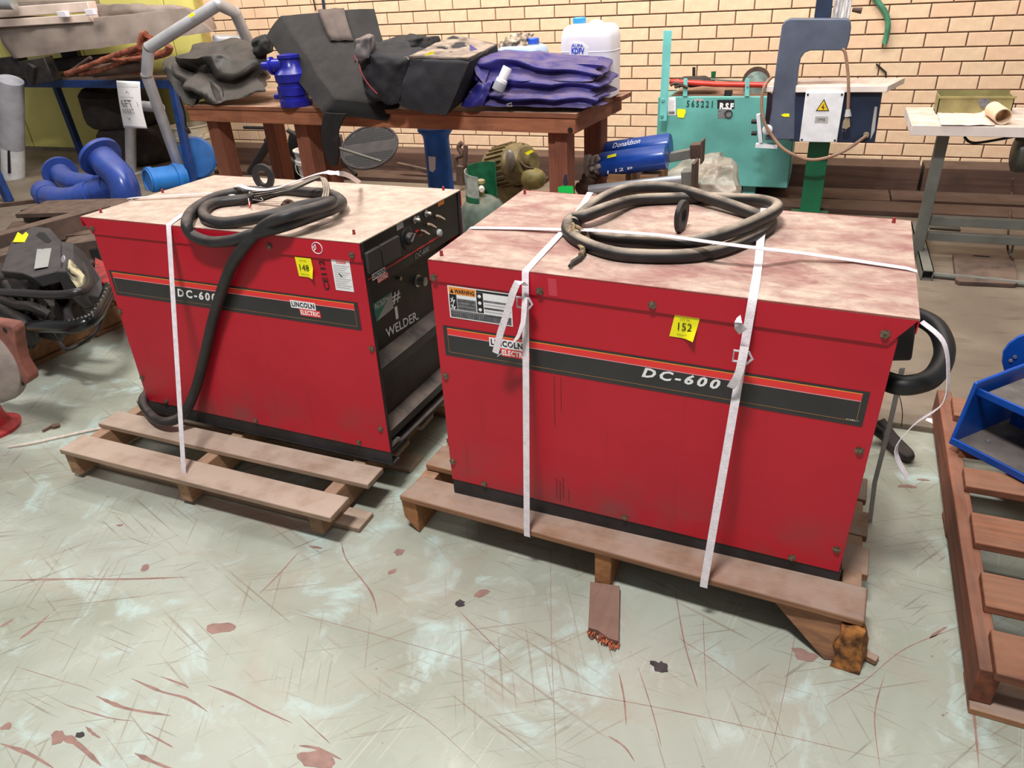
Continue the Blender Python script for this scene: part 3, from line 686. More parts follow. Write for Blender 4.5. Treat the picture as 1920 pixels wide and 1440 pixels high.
# control end of the left machine (plane x = L)
def end(y0, y1, z0, z1, d=0): return [on(W1, q) for q in ((L-.004+d, y0, z0), (L-.004+d, y1, z0), (L-.004+d, y1, z1), (L-.004+d, y0, z1))]
EN = W1.to_3x3()@V((1, 0, 0))
patch(end(.02, .44, .5905, .5945, .0004), MRED, ctl1, 'red_line', .0004)
for y0, y1 in ((.014, .080), (.086, .178)):
    a = M().hexa(end(y0, y1, .610, .668)+[p+EN*.012 for p in end(y0, y1, .610, .668)]).build('meter', mat('meter_housing', (58, 54, 52), .4), ctl1, bevel=.002)
patch(end(.186, .222, H-.022, H-.004, .0006), GRST, ctl1, 'sticker', .0004); patch(end(.43, .47, H-.017, H-.004, .0006), ORANGE, ctl1, 'sticker', .0004)
M().lathe([(.034, 0), (.034, .002), (.030, .003), (.018, .004), (.018, .014), (.015, .018)], on(W1, (L-.004, .238, .640)), EN, 24).build('dial', PANEL, ctl1)
M().bar(on(W1, (L+.0145, .228, .634)), on(W1, (L+.0145, .252, .652)), .004, .003, EN).build('dial_pointer', STEEL, ctl1)
for y, z in ((.285, .682), (.352, .683)):
    M().lathe([(.011, 0), (.011, .003), (.006, .004), (.006, .016), (.004, .02)], on(W1, (L-.004, y, z)), EN, 12).build('switch', STEEL, ctl1)
for y, z in ((.418, .655), (.362, .645), (.318, .637)):
    M().tube([on(W1, (L-.004, y, z)), on(W1, (L+.006, y, z)), on(W1, (L+.028, y-.006, z-.006))], [.008, .006, .003], 10).build('toggle_switch', SCREW, ctl1)
M().lathe([(.012, 0), (.012, .006), (.008, .010)], on(W1, (L-.004, .419, .604)), EN, 12).build('indicator_lamp', GRST, ctl1)
M().lathe([(.006, 0), (.006, .003)], on(W1, (L-.004, .305, .683)), EN, 10).build('indicator_lamp', GRST, ctl1)
for y, z in ((.283, .643), (.305, .626)): patch(end(y, y+.02, z, z+.007, .0006), MRED, ctl1, 'red_label', .0003)
text('DC-600', on(W1, (L-.0030, .265, .5690)), W1.to_3x3()@V((0, .085, 0)), W1.to_3x3()@V((0, 0, .0155)), GRST, ctl1, shear=.25)
logo1(on(W1, (L-.003, .036, .567)), W1.to_3x3()@V((0, .078, 0)), W1.to_3x3()@V((0, 0, .034)), ctl1)
# sticker and chalk writing on the output panel (plane x = L-.052)
dx = L-.0515
def pl(px, py): return loc(W1, px, py, 0, dx)
q = [pl(697, 570), pl(733, 547), pl(737, 577), pl(705, 603)]; q = [on(W1, p) for p in q]
q = [p+EN*.0016 for p in q]
patch([q[3], q[2], q[1], q[0]], GRST, out1, 'supplier_sticker', .0006)
patch([q[3]+EN*.0005, q[1]+EN*.0005, q[0]+EN*.0005], TEALST, out1, 'sticker_triangle', .0003)
text('AITKEN', q[0]*.84+q[3]*.16+(q[1]-q[0])*.04+EN*.001-(q[0]-q[3])*.12, (q[1]-q[0])*.72, (q[0]-q[3])*.22, WHITE, out1, bold=.01)
text('WELDERS', q[0]*.62+q[3]*.38+(q[1]-q[0])*.06+EN*.001, (q[1]-q[0])*.5, (q[0]-q[3])*.11, WHITE, out1)
def wr(s, a, b, c, **k):
    a, b, c = (on(W1, pl(*z)) for z in (a, b, c)); text(s, a+EN*.0022, b-a, c-a, WHITE, out1, 'chalk_writing', bold=.015, **k)
wr('#', (735, 572), (750, 563), (733, 551)); wr('1', (741, 599), (746, 596), (738, 576)); wr('WELDER.', (724, 634), (784, 598), (721, 617))
M().lathe([(.02, 0), (.02, .004), (.014, .004), (.014, .03), (.008, .032)], on(W1, (dx, .34, .47)), EN, 16).build('output_stud', STEEL, out1)
M().lathe([(.006, 0), (.006, .01)], on(W1, (dx, .235, .515)), EN, 10).build('output_stud', STEEL, out1)
# cable gland box and heavy loop at the rear of the right machine
gb = M().hexa([on(W2, q) for q in ((1.002, .14, .53), (1.055, .16, .53), (1.055, .24, .53), (1.002, .26, .53), (1.002, .14, .64), (1.045, .165, .63), (1.045, .235, .63), (1.002, .26, .64))]).build('cable_box', ENG, m2, bevel=.006)
tag(gb, 'black plastic cable entry box')
lp = spline([on(W2, (1.0, .30, .55)), on(W2, (1.05, .33, .56)), on(W2, (1.10, .28, .56)), on(W2, (1.115, .19, .545)), on(W2, (1.09, .10, .53)), on(W2, (1.04, .06, .525)), on(W2, (1.0, .08, .52))], 6)
M().tube(lp, .021, 14).build('cable_loop', mat('matt_black_hose', (22, 21, 23), .45), m2)
# ------------------------------------------------------------------ coiled cables
r = .0155
def coilpt(W, px, py, z):
    q = loc(W, px, py, 2, H+z)
    if q.y < -.018: q = loc(W, px, py, 1, -.024)
    return on(W, q)
k1 = [(1075, 420, 1), (1092, 400, 1), (1132, 371, 1.2), (1186, 352, 1.6), (1260, 353, 2), (1343, 376, 1.6), (1421, 404, 1), (1445, 414, 1), (1435, 430, 1), (1392, 453, 1), (1343, 471, 1), (1278, 480, 1), (1186, 479, 1), (1132, 470, 1), (1084, 450, 1),
      (1064, 430, 1), (1072, 410, 1.2), (1097, 405, 2), (1132, 392, 2.2), (1186, 376, 1.2), (1260, 372, 1), (1320, 371, 1), (1376, 373, 1), (1432, 377, 2), (1457, 391, 3), (1408, 419, 3.1), (1343, 443, 3), (1278, 455, 2), (1180, 452, 1.5), (1132, 447, 1), (1112, 437, 1)]
cw2 = tag(M().tube(spline([coilpt(W2, x, y, r*h) for x, y, h in k1], 5), r, 14).build('supply_cable', RUBBERD), 'dusty grey rubber cable coiled on the roof of the right machine', 'cable')
fr = thing('cable_tail', on(W2, (.29, .24, H)), 'frayed cable tail splayed on the right machine beside the strap crossing', 'cable end')
for i, pts in enumerate(([(1072, 420), (1068, 436), (1080, 452), (1092, 466), (1090, 478)], [(1074, 420), (1080, 436), (1098, 440), (1096, 460), (1088, 478)], [(1078, 424), (1092, 432), (1102, 446), (1094, 464)])):
    M().tube(spline([coilpt(W2, x, y, .034-.010*j+.002*i) for j, (x, y) in enumerate(pts)][:3]+[coilpt(W2, x, y, .012) for x, y in pts[3:]], 5), .0055, 8).build('wire', FRAYC, fr)
M().tube(spline([coilpt(W2, x, y, .008) for x, y in ((1092, 462), (1094, 474), (1086, 484), (1074, 492), (1068, 499))], 5), [.006]*16+[.004]*5, 8).build('wire_end', mat('taped_wire', (60, 54, 50), .6), fr)
r = .0162
k2 = [(385, 404, 1), (372, 392, 1), (378, 380, 1), (407, 368, 1.4), (469, 357, 1.6), (525, 356, 2), (576, 361, 1.6), (622, 367, 1), (640, 377, 1), (630, 388, 1.2), (590, 404, 1.4), (534, 423, 1.5), (477, 439, 1.5), (435, 450, 1), (393, 452, 1), (361, 440, 1), (350, 419, 1), (362, 394, 1.2),
      (407, 381, 1.4), (469, 373, 1), (440, 376, 1)]
outer = [(500, 362, 1), (469, 358, 1.2), (407, 369, 1.2), (364, 393, 1), (350, 418, 1), (360, 440, 1), (393, 453, 1), (435, 451, 1), (477, 439, 1.6), (534, 423, 2), (590, 404, 2), (632, 388, 2), (640, 377, 1.5), (618, 364, 1), (576, 360, 1), (525, 357, 1), (469, 372, 1), (407, 380, 1), (383, 393, 1), (386, 409, 1), (410, 417, 1), (449, 415, 1.2),
         (505, 404, 2.2), (562, 388, 3), (605, 380, 3.6), (622, 379, 3.9), (600, 388, 4), (534, 406, 4), (500, 421, 3.6), (477, 442, 3)]
pts = [coilpt(W1, x, y, r*h) for x, y, h in outer]
for x, y, d in ((458, 463, .03), (435, 497, .028), (416, 545, .024), (399, 601, .022), (383, 670, .022), (366, 732, .03), (345, 775, .05), (320, 790, .075), (296, 788, .07), (278, 772, .04), (268, 752, .02)):
    pts.append(on(W1, loc(W1, x, y, 1, -d)))
pts.append(on(W1, (-.02, .06, .05))); pts.append(on(W1, (-.03, .18, .10)))
tag(M().tube(spline(pts, 5), r, 14).build('supply_cable', RUBBER), 'black rubber cable looped on the left machine and hanging down its front', 'cable')
# thin control lead doubled over the coil, with wire ends
ld = thing('control_lead', on(W1, (.6, .4, H)), 'dusty flat grey lead looped over the coil on the left machine', 'cable')
for i in range(3):
    M().tube(spline([coilpt(W1, 470+i*4, 362+i*4, .03), coilpt(W1, 540, 352+i*3, .05), coilpt(W1, 590, 333+i*2, .07), coilpt(W1, 603+i*3, 336, .075), coilpt(W1, 608+i*4, 356, .06), coilpt(W1, 603+i*5, 378, .045)], 6), .0042, 8).build('lead_strand', RUBBERD, ld)
we = thing('bare_wire_ends', on(W1, (.43, .35, H)), 'thin white and red wire ends inside the coil on the left machine', 'wire')
for i, (pts_, m_) in enumerate((([(470, 352), (466, 370), (468, 384)], WHITE), ([(478, 350), (484, 358), (474, 366), (488, 370), (492, 376), (474, 374)], WHITE), ([(486, 348), (496, 356), (486, 362), (470, 372)], WHITE), ([(470, 374), (467, 386)], MRED))):
    M().tube(spline([coilpt(W1, x, y, .02-.004*i) for x, y in pts_], 5), .0014 if i < 3 else .003, 6).build('wire', m_, we)
M().tube([coilpt(W1, 450, 386, .004), coilpt(W1, 468, 386, .006)], .0022, 6).build('wire', RUST, we)
M().tube(spline([coilpt(W1, 528, 386, .004), coilpt(W1, 540, 378, .01), coilpt(W1, 552, 382, .008)], 4), [.004, .006, .008, .009, .009, .008, .007, .006, .004], 8).build('shackle_pin', RUST, we)
# ------------------------------------------------------------------ straps
ST = .0013
def strap(W, path, wds, w_, label, name='packing_strap'):
    return tag(M().ribbon([on(W, p) if len(p) == 3 else p for p in path], [W.to_3x3()@V(d) for d in wds] if isinstance(wds, list) else W.to_3x3()@V(wds), w_, ST).build(name, STRAP), label, 'strap')
def buckle(W, cx, cz, T_, w_=.030, h_=.024, name='wire_buckle', lab=None, k=.010):
    t = thing(name, on(W, (cx, -k, cz)), lab, 'buckle')
    pts = [(cx-w_/2, cz-h_/2), (cx+w_/2, cz-h_/2), (cx+w_/2+.006, cz), (cx+w_/2, cz+h_/2), (cx-w_/2, cz+h_/2)]
    M().tube([on(W, (x, -k, z)) for x, z in pts], .0027, 8, closed=True).build('wire_frame', mat('bright_buckle_wire', (214, 214, 222), .25, .4, .05), t)
    M().tube([on(W, (cx+w_/2-.004, -k-.003, cz-h_/2-.002)), on(W, (cx+w_/2+.008, -k-.003, cz)), on(W, (cx+w_/2-.002, -k-.003, cz+h_/2+.003))], .0024, 8).build('tongue', mat('bright_buckle_wire', (214, 214, 222), .25, .4, .05), t)
    return t
zb2 = -.026
def top(W, pts, z=.0022): return [tuple(loc(W, x, y, 2, H+z+h)) for x, y, h in pts]
def taut(W, x, yb, pxb, over, label, board):
    """strap taut from the front pallet board up to the roof edge, then over the roof"""
    b = loc(W, pxb[0], pxb[1], 1, yb); a = V((x, -.0065, H-.002))
    board = (W.inverted()@V(((W@V((b.x, yb, 0))).x, (W@V((b.x, yb, 0))).y, .1335))).z
    pts = [tuple(V((b.x, yb+.004, board-.02))), tuple(V((b.x, yb, board-.016))), tuple(V((b.x, yb, board+.002)))]
    pts += [tuple(lerp(V((b.x, yb, board+.002)), a, t)) for t in (.25, .5, .75, .95, 1)]
    return pts+[(x, -.004, H+.001)]+over
back2 = [(.246, WD+.006, H+.001), (.246, WD+.007, .35), (.246, WD+.007, .0)]
A2 = taut(W2, .248, -.082, (988, 1000), [(.245, .10, H+.0025), (.241, .25, H+.004), (.240, .40, H+.020), (.242, .47, H+.041), (.244, .545, H+.010)]+back2, '', 0)
strap(W2, A2, (1, 0, 0), .0165, 'white strap over the right machine, the left of its two front straps')
B2 = taut(W2, .733, -.107, (1320, 1094), [(.726, .10, H+.0025), (.718, .20, H+.0035), (.708, .30, H+.010), (.700, .40, H+.028), (.694, .46, H+.038), (.690, .55, H+.008), (.690, WD+.006, H+.001), (.690, WD+.007, .35), (.690, WD+.007, 0)], '', 0)
strap(W2, B2, (1, 0, 0), .0175, 'white strap over the right machine, the right of its two front straps')
c2 = [(-.006, .205, .10), (-.006, .215, .60), (-.004, .222, H-.002), (-.001, .224, H+.001)]+[tuple(loc(W2, x, y, 2, H+z)) for x, y, z in ((888, 427, .003), (970, 428, .005), (1075, 431, .010), (1100, 431, .036), (1150, 434, .050), (1240, 441, .052), (1340, 455, .054), (1420, 465, .050), (1500, 474, .022), (1600, 488, .005), (1700, 503, .003))]+[(L+.002, .236, H+.001), (L+.003, .24, H-.03), (L-.01, .24, .4), (L-.01, .24, .05)]
strap(W2, c2, (0, 1, 0), .0165, 'white strap running the length of the right machine over the coiled cable')
# buckles and loose tails
tzA = lambda z: -.0065-(.101-.0065)*(1-z/H); tzB = lambda z: -.0065-(.128-.0065)*(1-z/H)
b1 = buckle(W2, .247, .632, None, lab='chrome wire buckle on the left front strap of the right machine', k=.022)
b2 = buckle(W2, .728, .585, None, lab='chrome wire buckle on the right front strap of the right machine', k=.034)
def tail(W, pts, wds, w_, label): return strap(W, [tuple(loc(W, x, y, 1, -d)) for x, y, d in pts], wds, w_, label, 'strap_tail')
tail(W2, [(985, 535, .022), (978, 528, .034), (970, 530, .042), (962, 548, .046), (954, 575, .047), (946, 600, .047), (938, 625, .047), (929, 662, .047)], [(1, 0, -.05)]*8, .016, 'broad loose strap end hanging left of the buckle over the warning label')
tail(W2, [(984, 558, .026), (983, 580, .034), (981, 605, .040), (972, 630, .044), (957, 648, .044), (935, 667, .042)], [(1, 0, 0), (1, 0, 0), (1, -.2, .1), (.8, -.5, .3), (.5, -.7, .6), (.5, -.6, .7)], .013, 'narrow curled strap end below the buckle, across the maker logo')
tail(W2, [(1393, 622, .040), (1385, 612, .048), (1380, 600, .052), (1390, 598, .050)], [(.3, 0, 1), (.3, 0, 1), (.2, 0, 1), (.2, 0, 1)], .018, 'short folded strap end just above the right front buckle')
tail(W2, [(1396, 650, .044), (1392, 672, .052), (1387, 695, .056), (1380, 712, .056), (1370, 727, .052)], [(1, 0, 0), (1, 0, 0), (1, 0, .1), (1, 0, .2), (.9, 0, .5)], .0165, 'loose strap end below the right front buckle beside the white model name')
tl = spline([on(W2, (L+.005, .01, H-.01)), on(W2, (L+.045, -.01, H-.035)), on(W2, (L+.065, -.02, H-.09)), on(W2, (L+.07, -.03, H-.15)), on(W2, (L+.03, -.045, H-.20)), on(W2, (L-.0+.012, -.05, H-.26)), on(W2, (L+.045, -.05, H-.32))], 5)
tag(M().ribbon(tl, [W2.to_3x3()@V((.35, .9, .0))]*len(tl), .016, ST).build('strap_tail', STRAP), 'white strap end curling down beside the rear of the right machine', 'strap')
tag(M().ribbon([P(1692, 690, y=1.75), P(1672, 780, y=1.80), P(1640, 905, y=1.86), P(1630, 985, y=1.86)], V((1, .2, 0)), .012, .0012).build('hanging_strap', mat('grey_strap_shade', (178, 172, 172), .5)), 'greyish strap running down from the rear of the right machine to its pallet', 'strap')
tag(M().tube(spline([P(1687, 695, y=1.85), P(1680, 725, y=1.85), P(1688, 748, y=1.85), P(1692, 775, y=1.85), P(1690, 800, y=1.85)], 5), .0011, 6).build('loose_wire', DARK), 'thin dark wire hanging beside the grey strap', 'wire')
# left machine straps
d1 = (1, 0, 0); w1b = W1.inverted()@P(346, 889, z=.118)
pts = [(w1b.x, w1b.y+.004, -.018), (w1b.x, w1b.y, -.014), (w1b.x, w1b.y, .002)]+[tuple(lerp(V((w1b.x, w1b.y, .002)), V((.372, -.0065, H-.002)), t)) for t in (.25, .5, .75, .95, 1)]+[(.371, -.003, H+.002), (.350, .045, H+.003), (.338, .075, H+.004), (.332, .092, H+.006)]
strap(W1, pts, d1, .018, 'white strap down the front of the left machine to its pallet')
lh = [tuple(loc(W1, x, y, 2, H+z)) for x, y, z in ((240, 372, .004), (260, 370, .010), (330, 366, .010), (400, 362, .010), (438, 366, .022))]
strap(W1, [(-.0025, .20, .45), (-.002, .205, H-.01)]+lh, (0, 1, 0), .013, 'white strap end lying across the back corner of the left machine roof')
arch = [tuple(loc(W1, x, y, 2, H+z)) for x, y, z in ((436, 352, .03), (448, 348, .05), (465, 353, .055), (492, 356, .055), (520, 352, .07), (560, 338, .10), (600, 325, .14), (622, 324, .14), (650, 328, .12), (674, 342, .02))]
strap(W1, [tuple(p) for p in spline(arch, 4)], (.1, 1, .2), .014, 'white strap arching over the lifting eye and cable coil of the left machine')
# ------------------------------------------------------------------ pallets
def plank(parent, q, z0, z1, m, name='board', bev=.003):
    """q: four plan points (x, y) in world, z0..z1"""
    q = [(V((a[0], a[1], 0))) for a in q]
    o = M().hexa([p+V((0, 0, z0)) for p in q]+[p+V((0, 0, z1)) for p in q]).build(name, m, parent, bevel=bev)
    return o
def quad(x0, x1, y0, y1, sk=0, sk2=0): return [(x0, y0), (x1, y0+sk), (x1+sk2, y1+sk), (x0+sk2, y1)]
p1 = thing('pallet', (-1.65, 1.75, 0), 'dusty pine pallet under the left machine', 'pallet')
zt = .121; tb = .018
for y0, y1, x0, x1 in ((1.290, 1.388, -2.195, -1.120), (1.455, 1.545, -2.205, -1.100), (1.62, 1.71, -2.20, -1.10), (1.79, 1.88, -2.20, -1.10), (1.95, 2.04, -2.20, -1.10), (2.12, 2.22, -2.2, -1.1)):
    plank(p1, quad(x0, x1, y0, y1, -.02, 0), zt-tb, zt, PW1)
for x in (-2.175, -1.695, -1.205):
    plank(p1, quad(x-.022, x+.022, 1.302, 2.2, 0, 0), .018, zt-tb-.0005, PW1Y, 'stringer')
for y0, y1 in ((1.39, 1.47), (1.70, 1.79), (2.05, 2.14)):
    plank(p1, quad(-2.19, -1.100, y0-.02, y1-.02, -.012, 0), 0.0, .017, PW1, 'bottom_board')
p2 = thing('pallet', (-.35, 1.75, 0), 'weathered pallet with broken corners under the right machine', 'pallet')
zt = .1335; tb = .020
plank(p2, [(-.977, 1.406), (.230, 1.324), (.238, 1.435), (-.955, 1.511)], zt-tb, zt, PW2, bev=.005)
for y0, y1 in ((1.56, 1.66), (1.70, 1.80), (1.85, 1.95), (2.0, 2.1)):
    qq = []
    for x_, y_ in ((-.972, y0), (.243, y0-.06), (.248, y1-.06), (-.965, y1)):
        l_ = W2.inverted()@V((x_, y_, .13)); qq.append(V((x_, y_, (W2@V((l_.x, l_.y, 0))).z-.0015)))
    M().hexa([q_-V((0, 0, tb)) for q_ in qq]+qq).build('board', PW2, p2, bevel=.003)
for x, a in ((-.955, 1.415), (-.372, 1.375), (.205, 1.345)):
    z0 = .0 if x > -.5 else .0
    if x < -.9:   # split end, broken away at the bottom
        o = M().hexa([V((x-.024, a+.005, .045)), V((x+.024, a-.002, .0)), V((x+.03, 2.08, .0)), V((x-.02, 2.08, .0)), V((x-.024, a, zt-tb-.0005)), V((x+.024, a, zt-tb-.0005)), V((x+.03, 2.08, zt-tb-.0005)), V((x-.02, 2.08, zt-tb-.0005))]).build('stringer', PW2Y, p2, bevel=.003)
    else: plank(p2, [(x-.022, a), (x+.022, a-.002), (x+.036, 2.06), (x-.008, 2.06)], .0, zt-tb-.0005, PW2Y, 'stringer')
# diagonal split of the right stringer and its rotten end
M().prism([V((.02, 1.370, zt-tb-.001)), V((.19, 1.338, zt-tb-.001)), V((.19, 1.318, .002)), V((.165, 1.312, .002))], V((-.004, .018, 0))).build('split_piece', PW2, p2, bevel=.002)
rb = M(); rb.v = []; soft([(.178, 1.300, .001), (.240, 1.292, .001), (.252, 1.352, .001), (.186, 1.36, .001), (.184, 1.318, .108), (.232, 1.315, .108), (.236, 1.36, .108), (.19, 1.36, .108)], 'rotten_end', ROT, p2, 10, .15, .014, 22, 5, flat_bottom=0)
M().bar((.245, 1.35, .012), (.275, 1.338, .012), .02, .014).build('splinter', PW2, p2, bevel=.002)
# loose broken offcut on the floor
b = M(); q = [P(1107, 1100, z=.001), P(1162, 1108, z=.001), P(1160, 1212, z=.001), P(1140, 1206, z=.001), P(1122, 1192, z=.001), P(1103, 1186, z=.001)]
t_ = thing('timber_offcut', q[0], 'broken grey-brown timber offcut lying under the middle block of the right pallet', 'wood scrap')
b.prism(q, V((0, 0, .018))).build('plank_piece', SCRAP, t_, bevel=.001)
b = M()
for i in range(60):
    f = i/59; p = lerp(q[5], q[2], f)+V((random.uniform(-.004, .004), random.uniform(-.010, .006), .002+random.random()*.012)); b.bar(p, p+V((random.uniform(-.003, .002), -.006-random.random()*.008, random.uniform(-.001, .002))), .0028, .003)
b.build('splintered_edge', SPLINT, t_)
# right-hand pallet
p3 = thing('pallet', (.9, 1.9, 0), 'reddish brown pallet at the right edge under the blue steel channel', 'pallet')
zt = .135
for x in (.466, .93, 1.4):
    plank(p3, [(x-.02, 1.285), (x+.022, 1.285), (x+.05, 2.50), (x+.008, 2.50)], .018, zt-.022, PW3Y, 'stringer')
for y0, y1 in ((1.262, 1.385), (1.455, 1.57), (1.675, 1.80), (1.915, 2.01), (2.09, 2.20), (2.30, 2.42)):
    plank(p3, [(.468+(y0-1.26)*.03, y0), (1.45, y0-.02), (1.46, y1-.02), (.470+(y1-1.26)*.03, y1)], zt-.022, zt, PW3)
plank(p3, [(.447, 1.265), (1.42, 1.22), (1.42, 1.33), (.450, 1.375)], 0, .017, PW2, 'bottom_board'); plank(p3, [(.46, 1.85), (1.42, 1.81), (1.42, 1.91), (.46, 1.95)], 0, .017, PW3, 'bottom_board'); plank(p3, [(.48, 2.40), (1.42, 2.36), (1.42, 2.46), (.48, 2.5)], 0, .017, PW3, 'bottom_board')
# ------------------------------------------------------------------ blue fabricated channel and plate on the right pallet
ch = thing('steel_channel', (.8, 2.1, zt), 'bright blue welded steel channel with dusty inside on the right pallet', 'steel part')
A = P(1786, 832, z=zt+.006); B = P(1800, 712, z=zt+.16)   # lower and upper left corners of the flange
Ad = P(1920, 902, z=zt+.006); e = (Ad-A); e.z = 0; e.normalize()
upc = (B-A)
def C(a, h, dpt): return A+e*a+V((-e.y, e.x, 0))*dpt+V((0, 0, 1))*h
hh = .165
back = V((-e.y, e.x, 0))
ln = .62
M().hexa([C(0, 0, 0), C(ln, 0, 0), C(ln, 0, .30), C(0, 0, .30), C(0, .01, 0), C(ln, .01, 0), C(ln, .01, .30), C(0, .01, .30)]).build('bottom_plate', [DARKPL], ch, bevel=.001)
M().hexa([C(0.02, hh-.01, .05), C(ln, hh-.01, .05), C(ln, hh-.01, .32), C(.02, hh-.01, .32), C(.02, hh, .05), C(ln, hh, .05), C(ln, hh, .32), C(.02, hh, .32)]).build('top_plate', DARKPL, ch, bevel=.001)
M().hexa([C(0.02, .01, .22), C(ln, .01, .22), C(ln, .01, .23), C(.02, .01, .23), C(.02, hh-.01, .22), C(ln, hh-.01, .22), C(ln, hh-.01, .23), C(.02, hh-.01, .23)]).build('web_plate', BLUEV, ch)
M().hexa([C(-.008, -.0, -.01), C(.004, 0, -.01), C(.004, 0, .32), C(-.008, 0, .32), C(-.008, hh+.03, .03), C(.004, hh+.03, .03), C(.004, hh+.03, .34), C(-.008, hh+.03, .34)]).build('end_plate', BLUEV, ch, bevel=.004)
for h0, d0 in ((0, -.008), (hh-.012, .04)):
    M().hexa([C(-.004, h0, d0), C(ln, h0, d0), C(ln, h0, d0+.008), C(-.004, h0, d0+.008), C(-.004, h0+.022, d0), C(ln, h0+.022, d0), C(ln, h0+.022, d0+.008), C(-.004, h0+.022, d0+.008)]).build('edge_strip', BLUEV, ch, bevel=.002)
for k in (.05, .30):
    M().lathe([(.008, 0), (.006, .003)], C(k, .012, .08), (0, 0, 1), 10).build('bolt_head', GREYP, ch)
pb = thing('steel_bracket', P(1900, 690, z=.34), 'rounded bright blue bolted plate above the blue channel', 'bracket')
qs = [P(x, y, y=2.42) for x, y in ((1884, 700), (1879, 680), (1881, 660), (1892, 645), (1908, 633), (1935, 622), (1960, 700), (1910, 712), (1896, 706))]
M().prism(qs, V((.0, .012, 0))).build('plate', BLUEV, pb, bevel=.002)
for x, y in ((1895, 676), (1903, 669)):
    M().lathe([(.006, 0), (.005, .004)], P(x, y, y=2.419), (0, -1, 0), 10).build('bolt_head', GREYP, pb)
M().bar(P(1925, 712, y=2.43), P(1925, 760, y=2.40), .10, .01).build('stem', BLUEV, pb)
# floor odds and ends near the machines
tag(patch([P(x, y, z=FZ+.0006) for x, y in ((1737, 789), (1748, 793), (1757, 797), (1766, 791), (1764, 786), (1750, 785), (1738, 784))][::-1], PAPER, None, 'paper_scrap') if False else M().prism([P(x, y, z=FZ+.0006) for x, y in ((1735, 788), (1748, 794), (1753, 799), (1764, 791), (1762, 786), (1750, 785), (1738, 784))], V((0, 0, .0006))).build('paper_scrap', WHITE), 'white torn paper scrap on the bare concrete behind the right machine', 'paper')
tag(M().tube(spline([P(1630, 800, z=.06), P(1655, 815, z=.03), P(1680, 840, z=.022), P(1700, 856, z=.021), P(1702, 850, z=.021), P(1675, 822, z=.021), P(1650, 790, z=.03+FZ)], 6), .017, 12).build('black_hose', DARK), 'black hose bend on the floor behind the right machine', 'hose')
tag(M().tube(spline([P(15, 838, z=.005), P(60, 831, z=.005), P(110, 820, z=.005), P(150, 811, z=.006), P(195, 801, z=.008), P(215, 796, z=.010)], 6), [.0045, .006]*15+[.004], 8).build('rope', ROPE), 'short white rope on the floor left of the left pallet', 'rope')
tag(M().bar(P(80, 808, z=.006), P(104, 796, z=.006), .008, .008).bar(P(98, 800, z=.008), P(112, 796, z=.008), .02, .008).build('wood_splinter', SCRAP), 'small brown wood splinter on the green floor at left', 'wood scrap')
#BACK
# ------------------------------------------------------------------ timbers along the foot of the wall
def pq(px, py, y): return P(px, py, y=y)
tb_ = thing('timber_beam', (.2, 5.45, FZ), 'long dark reclaimed timber lying against the foot of the brick wall', 'timber')
za = P(1900, 318, y=5.40).z
for x0, x1 in ((-5.2, -2.4), (-2.38, -.6), (-.58, .62), (.64, 2.4)):
    M().box(x0, x1, 5.40+random.uniform(-.01, .01), 5.62, FZ, za-random.uniform(0, .008)).build('timber_length', TIMB, tb_, bevel=.006)
tb2 = thing('timber_plank', (.2, 5.1, FZ), 'flat dusty planks on the floor in front of the long wall timber', 'timber')
for x0, x1, y0, y1 in ((-5.0, -1.9, 5.12, 5.36), (-1.5, .45, 5.1, 5.36), (.46, 2.3, 5.14, 5.37), (-.8, 1.9, 4.86, 5.08)):
    M().box(x0, x1, y0, y1, FZ, FZ+.032).build('plank', TIMB, tb2, bevel=.004)
# ------------------------------------------------------------------ workbench
BZ = .85
ba = math.atan2(3.323-3.505, 2.443); bx_, by_ = V((math.cos(ba), math.sin(ba), 0)), V((-math.sin(ba), math.cos(ba), 0)); bo = V((-1.049, 3.323, 0))
def B(u, v, z): return bo-bx_*u+by_*v+V((0, 0, z))      # u: metres left of the front right corner, v: depth
def bbox(u0, u1, v0, v1, z0, z1): return M().hexa([B(u0, v0, z0), B(u1, v0, z0), B(u1, v1, z0), B(u0, v1, z0), B(u0, v0, z1), B(u1, v0, z1), B(u1, v1, z1), B(u0, v1, z1)])
bench = thing('workbench', B(1.2, .3, FZ), 'heavy reddish hardwood workbench loaded with black bags and blue tarp', 'workbench')
BL = 2.45
for k in range(4): bbox(-.01 if k < 3 else -.05, BL, k*.17, k*.17+.168, BZ-.022, BZ).build('top_board', BTOP, bench, bevel=.002)
bbox(.0, BL-.01, .006, .046, BZ-.090, BZ-.0225).build('apron_rail', GWOOD, bench, bevel=.003); bbox(.0, BL-.01, .63, .67, BZ-.090, BZ-.0225).build('apron_rail', GWOOD, bench, bevel=.003)
sr = bbox(.0, .04, .046, .63, BZ-.090, BZ-.0225); sr.build('end_rail', wood('bench_side_hardwood', (134, 80, 56), (166, 104, 74), 0, 1), bench, bevel=.003)
M().lathe([(.012, 0), (.012, .006)], B(.022, .004, BZ-.072), -by_, 10).build('bolt_head', DARK, bench)
# leg positions from where the photo shows them
lg = lambda px: (bo-P(px, 260, y=3.36)).dot(bx_)
for u, v in ((.06, .05), (.06, .52), (lg(522), .30), (lg(540), .08), (BL-.18, .05), (BL-.18, .5)):
    a = BZ-.0905
    bbox(u, u+.062, v, v+.10, FZ, a).build('leg', LWOOD, bench, bevel=.003); bbox(u+.063, u+.10, v+.01, v+.10, FZ, a).build('leg', LWOOD, bench, bevel=.003)
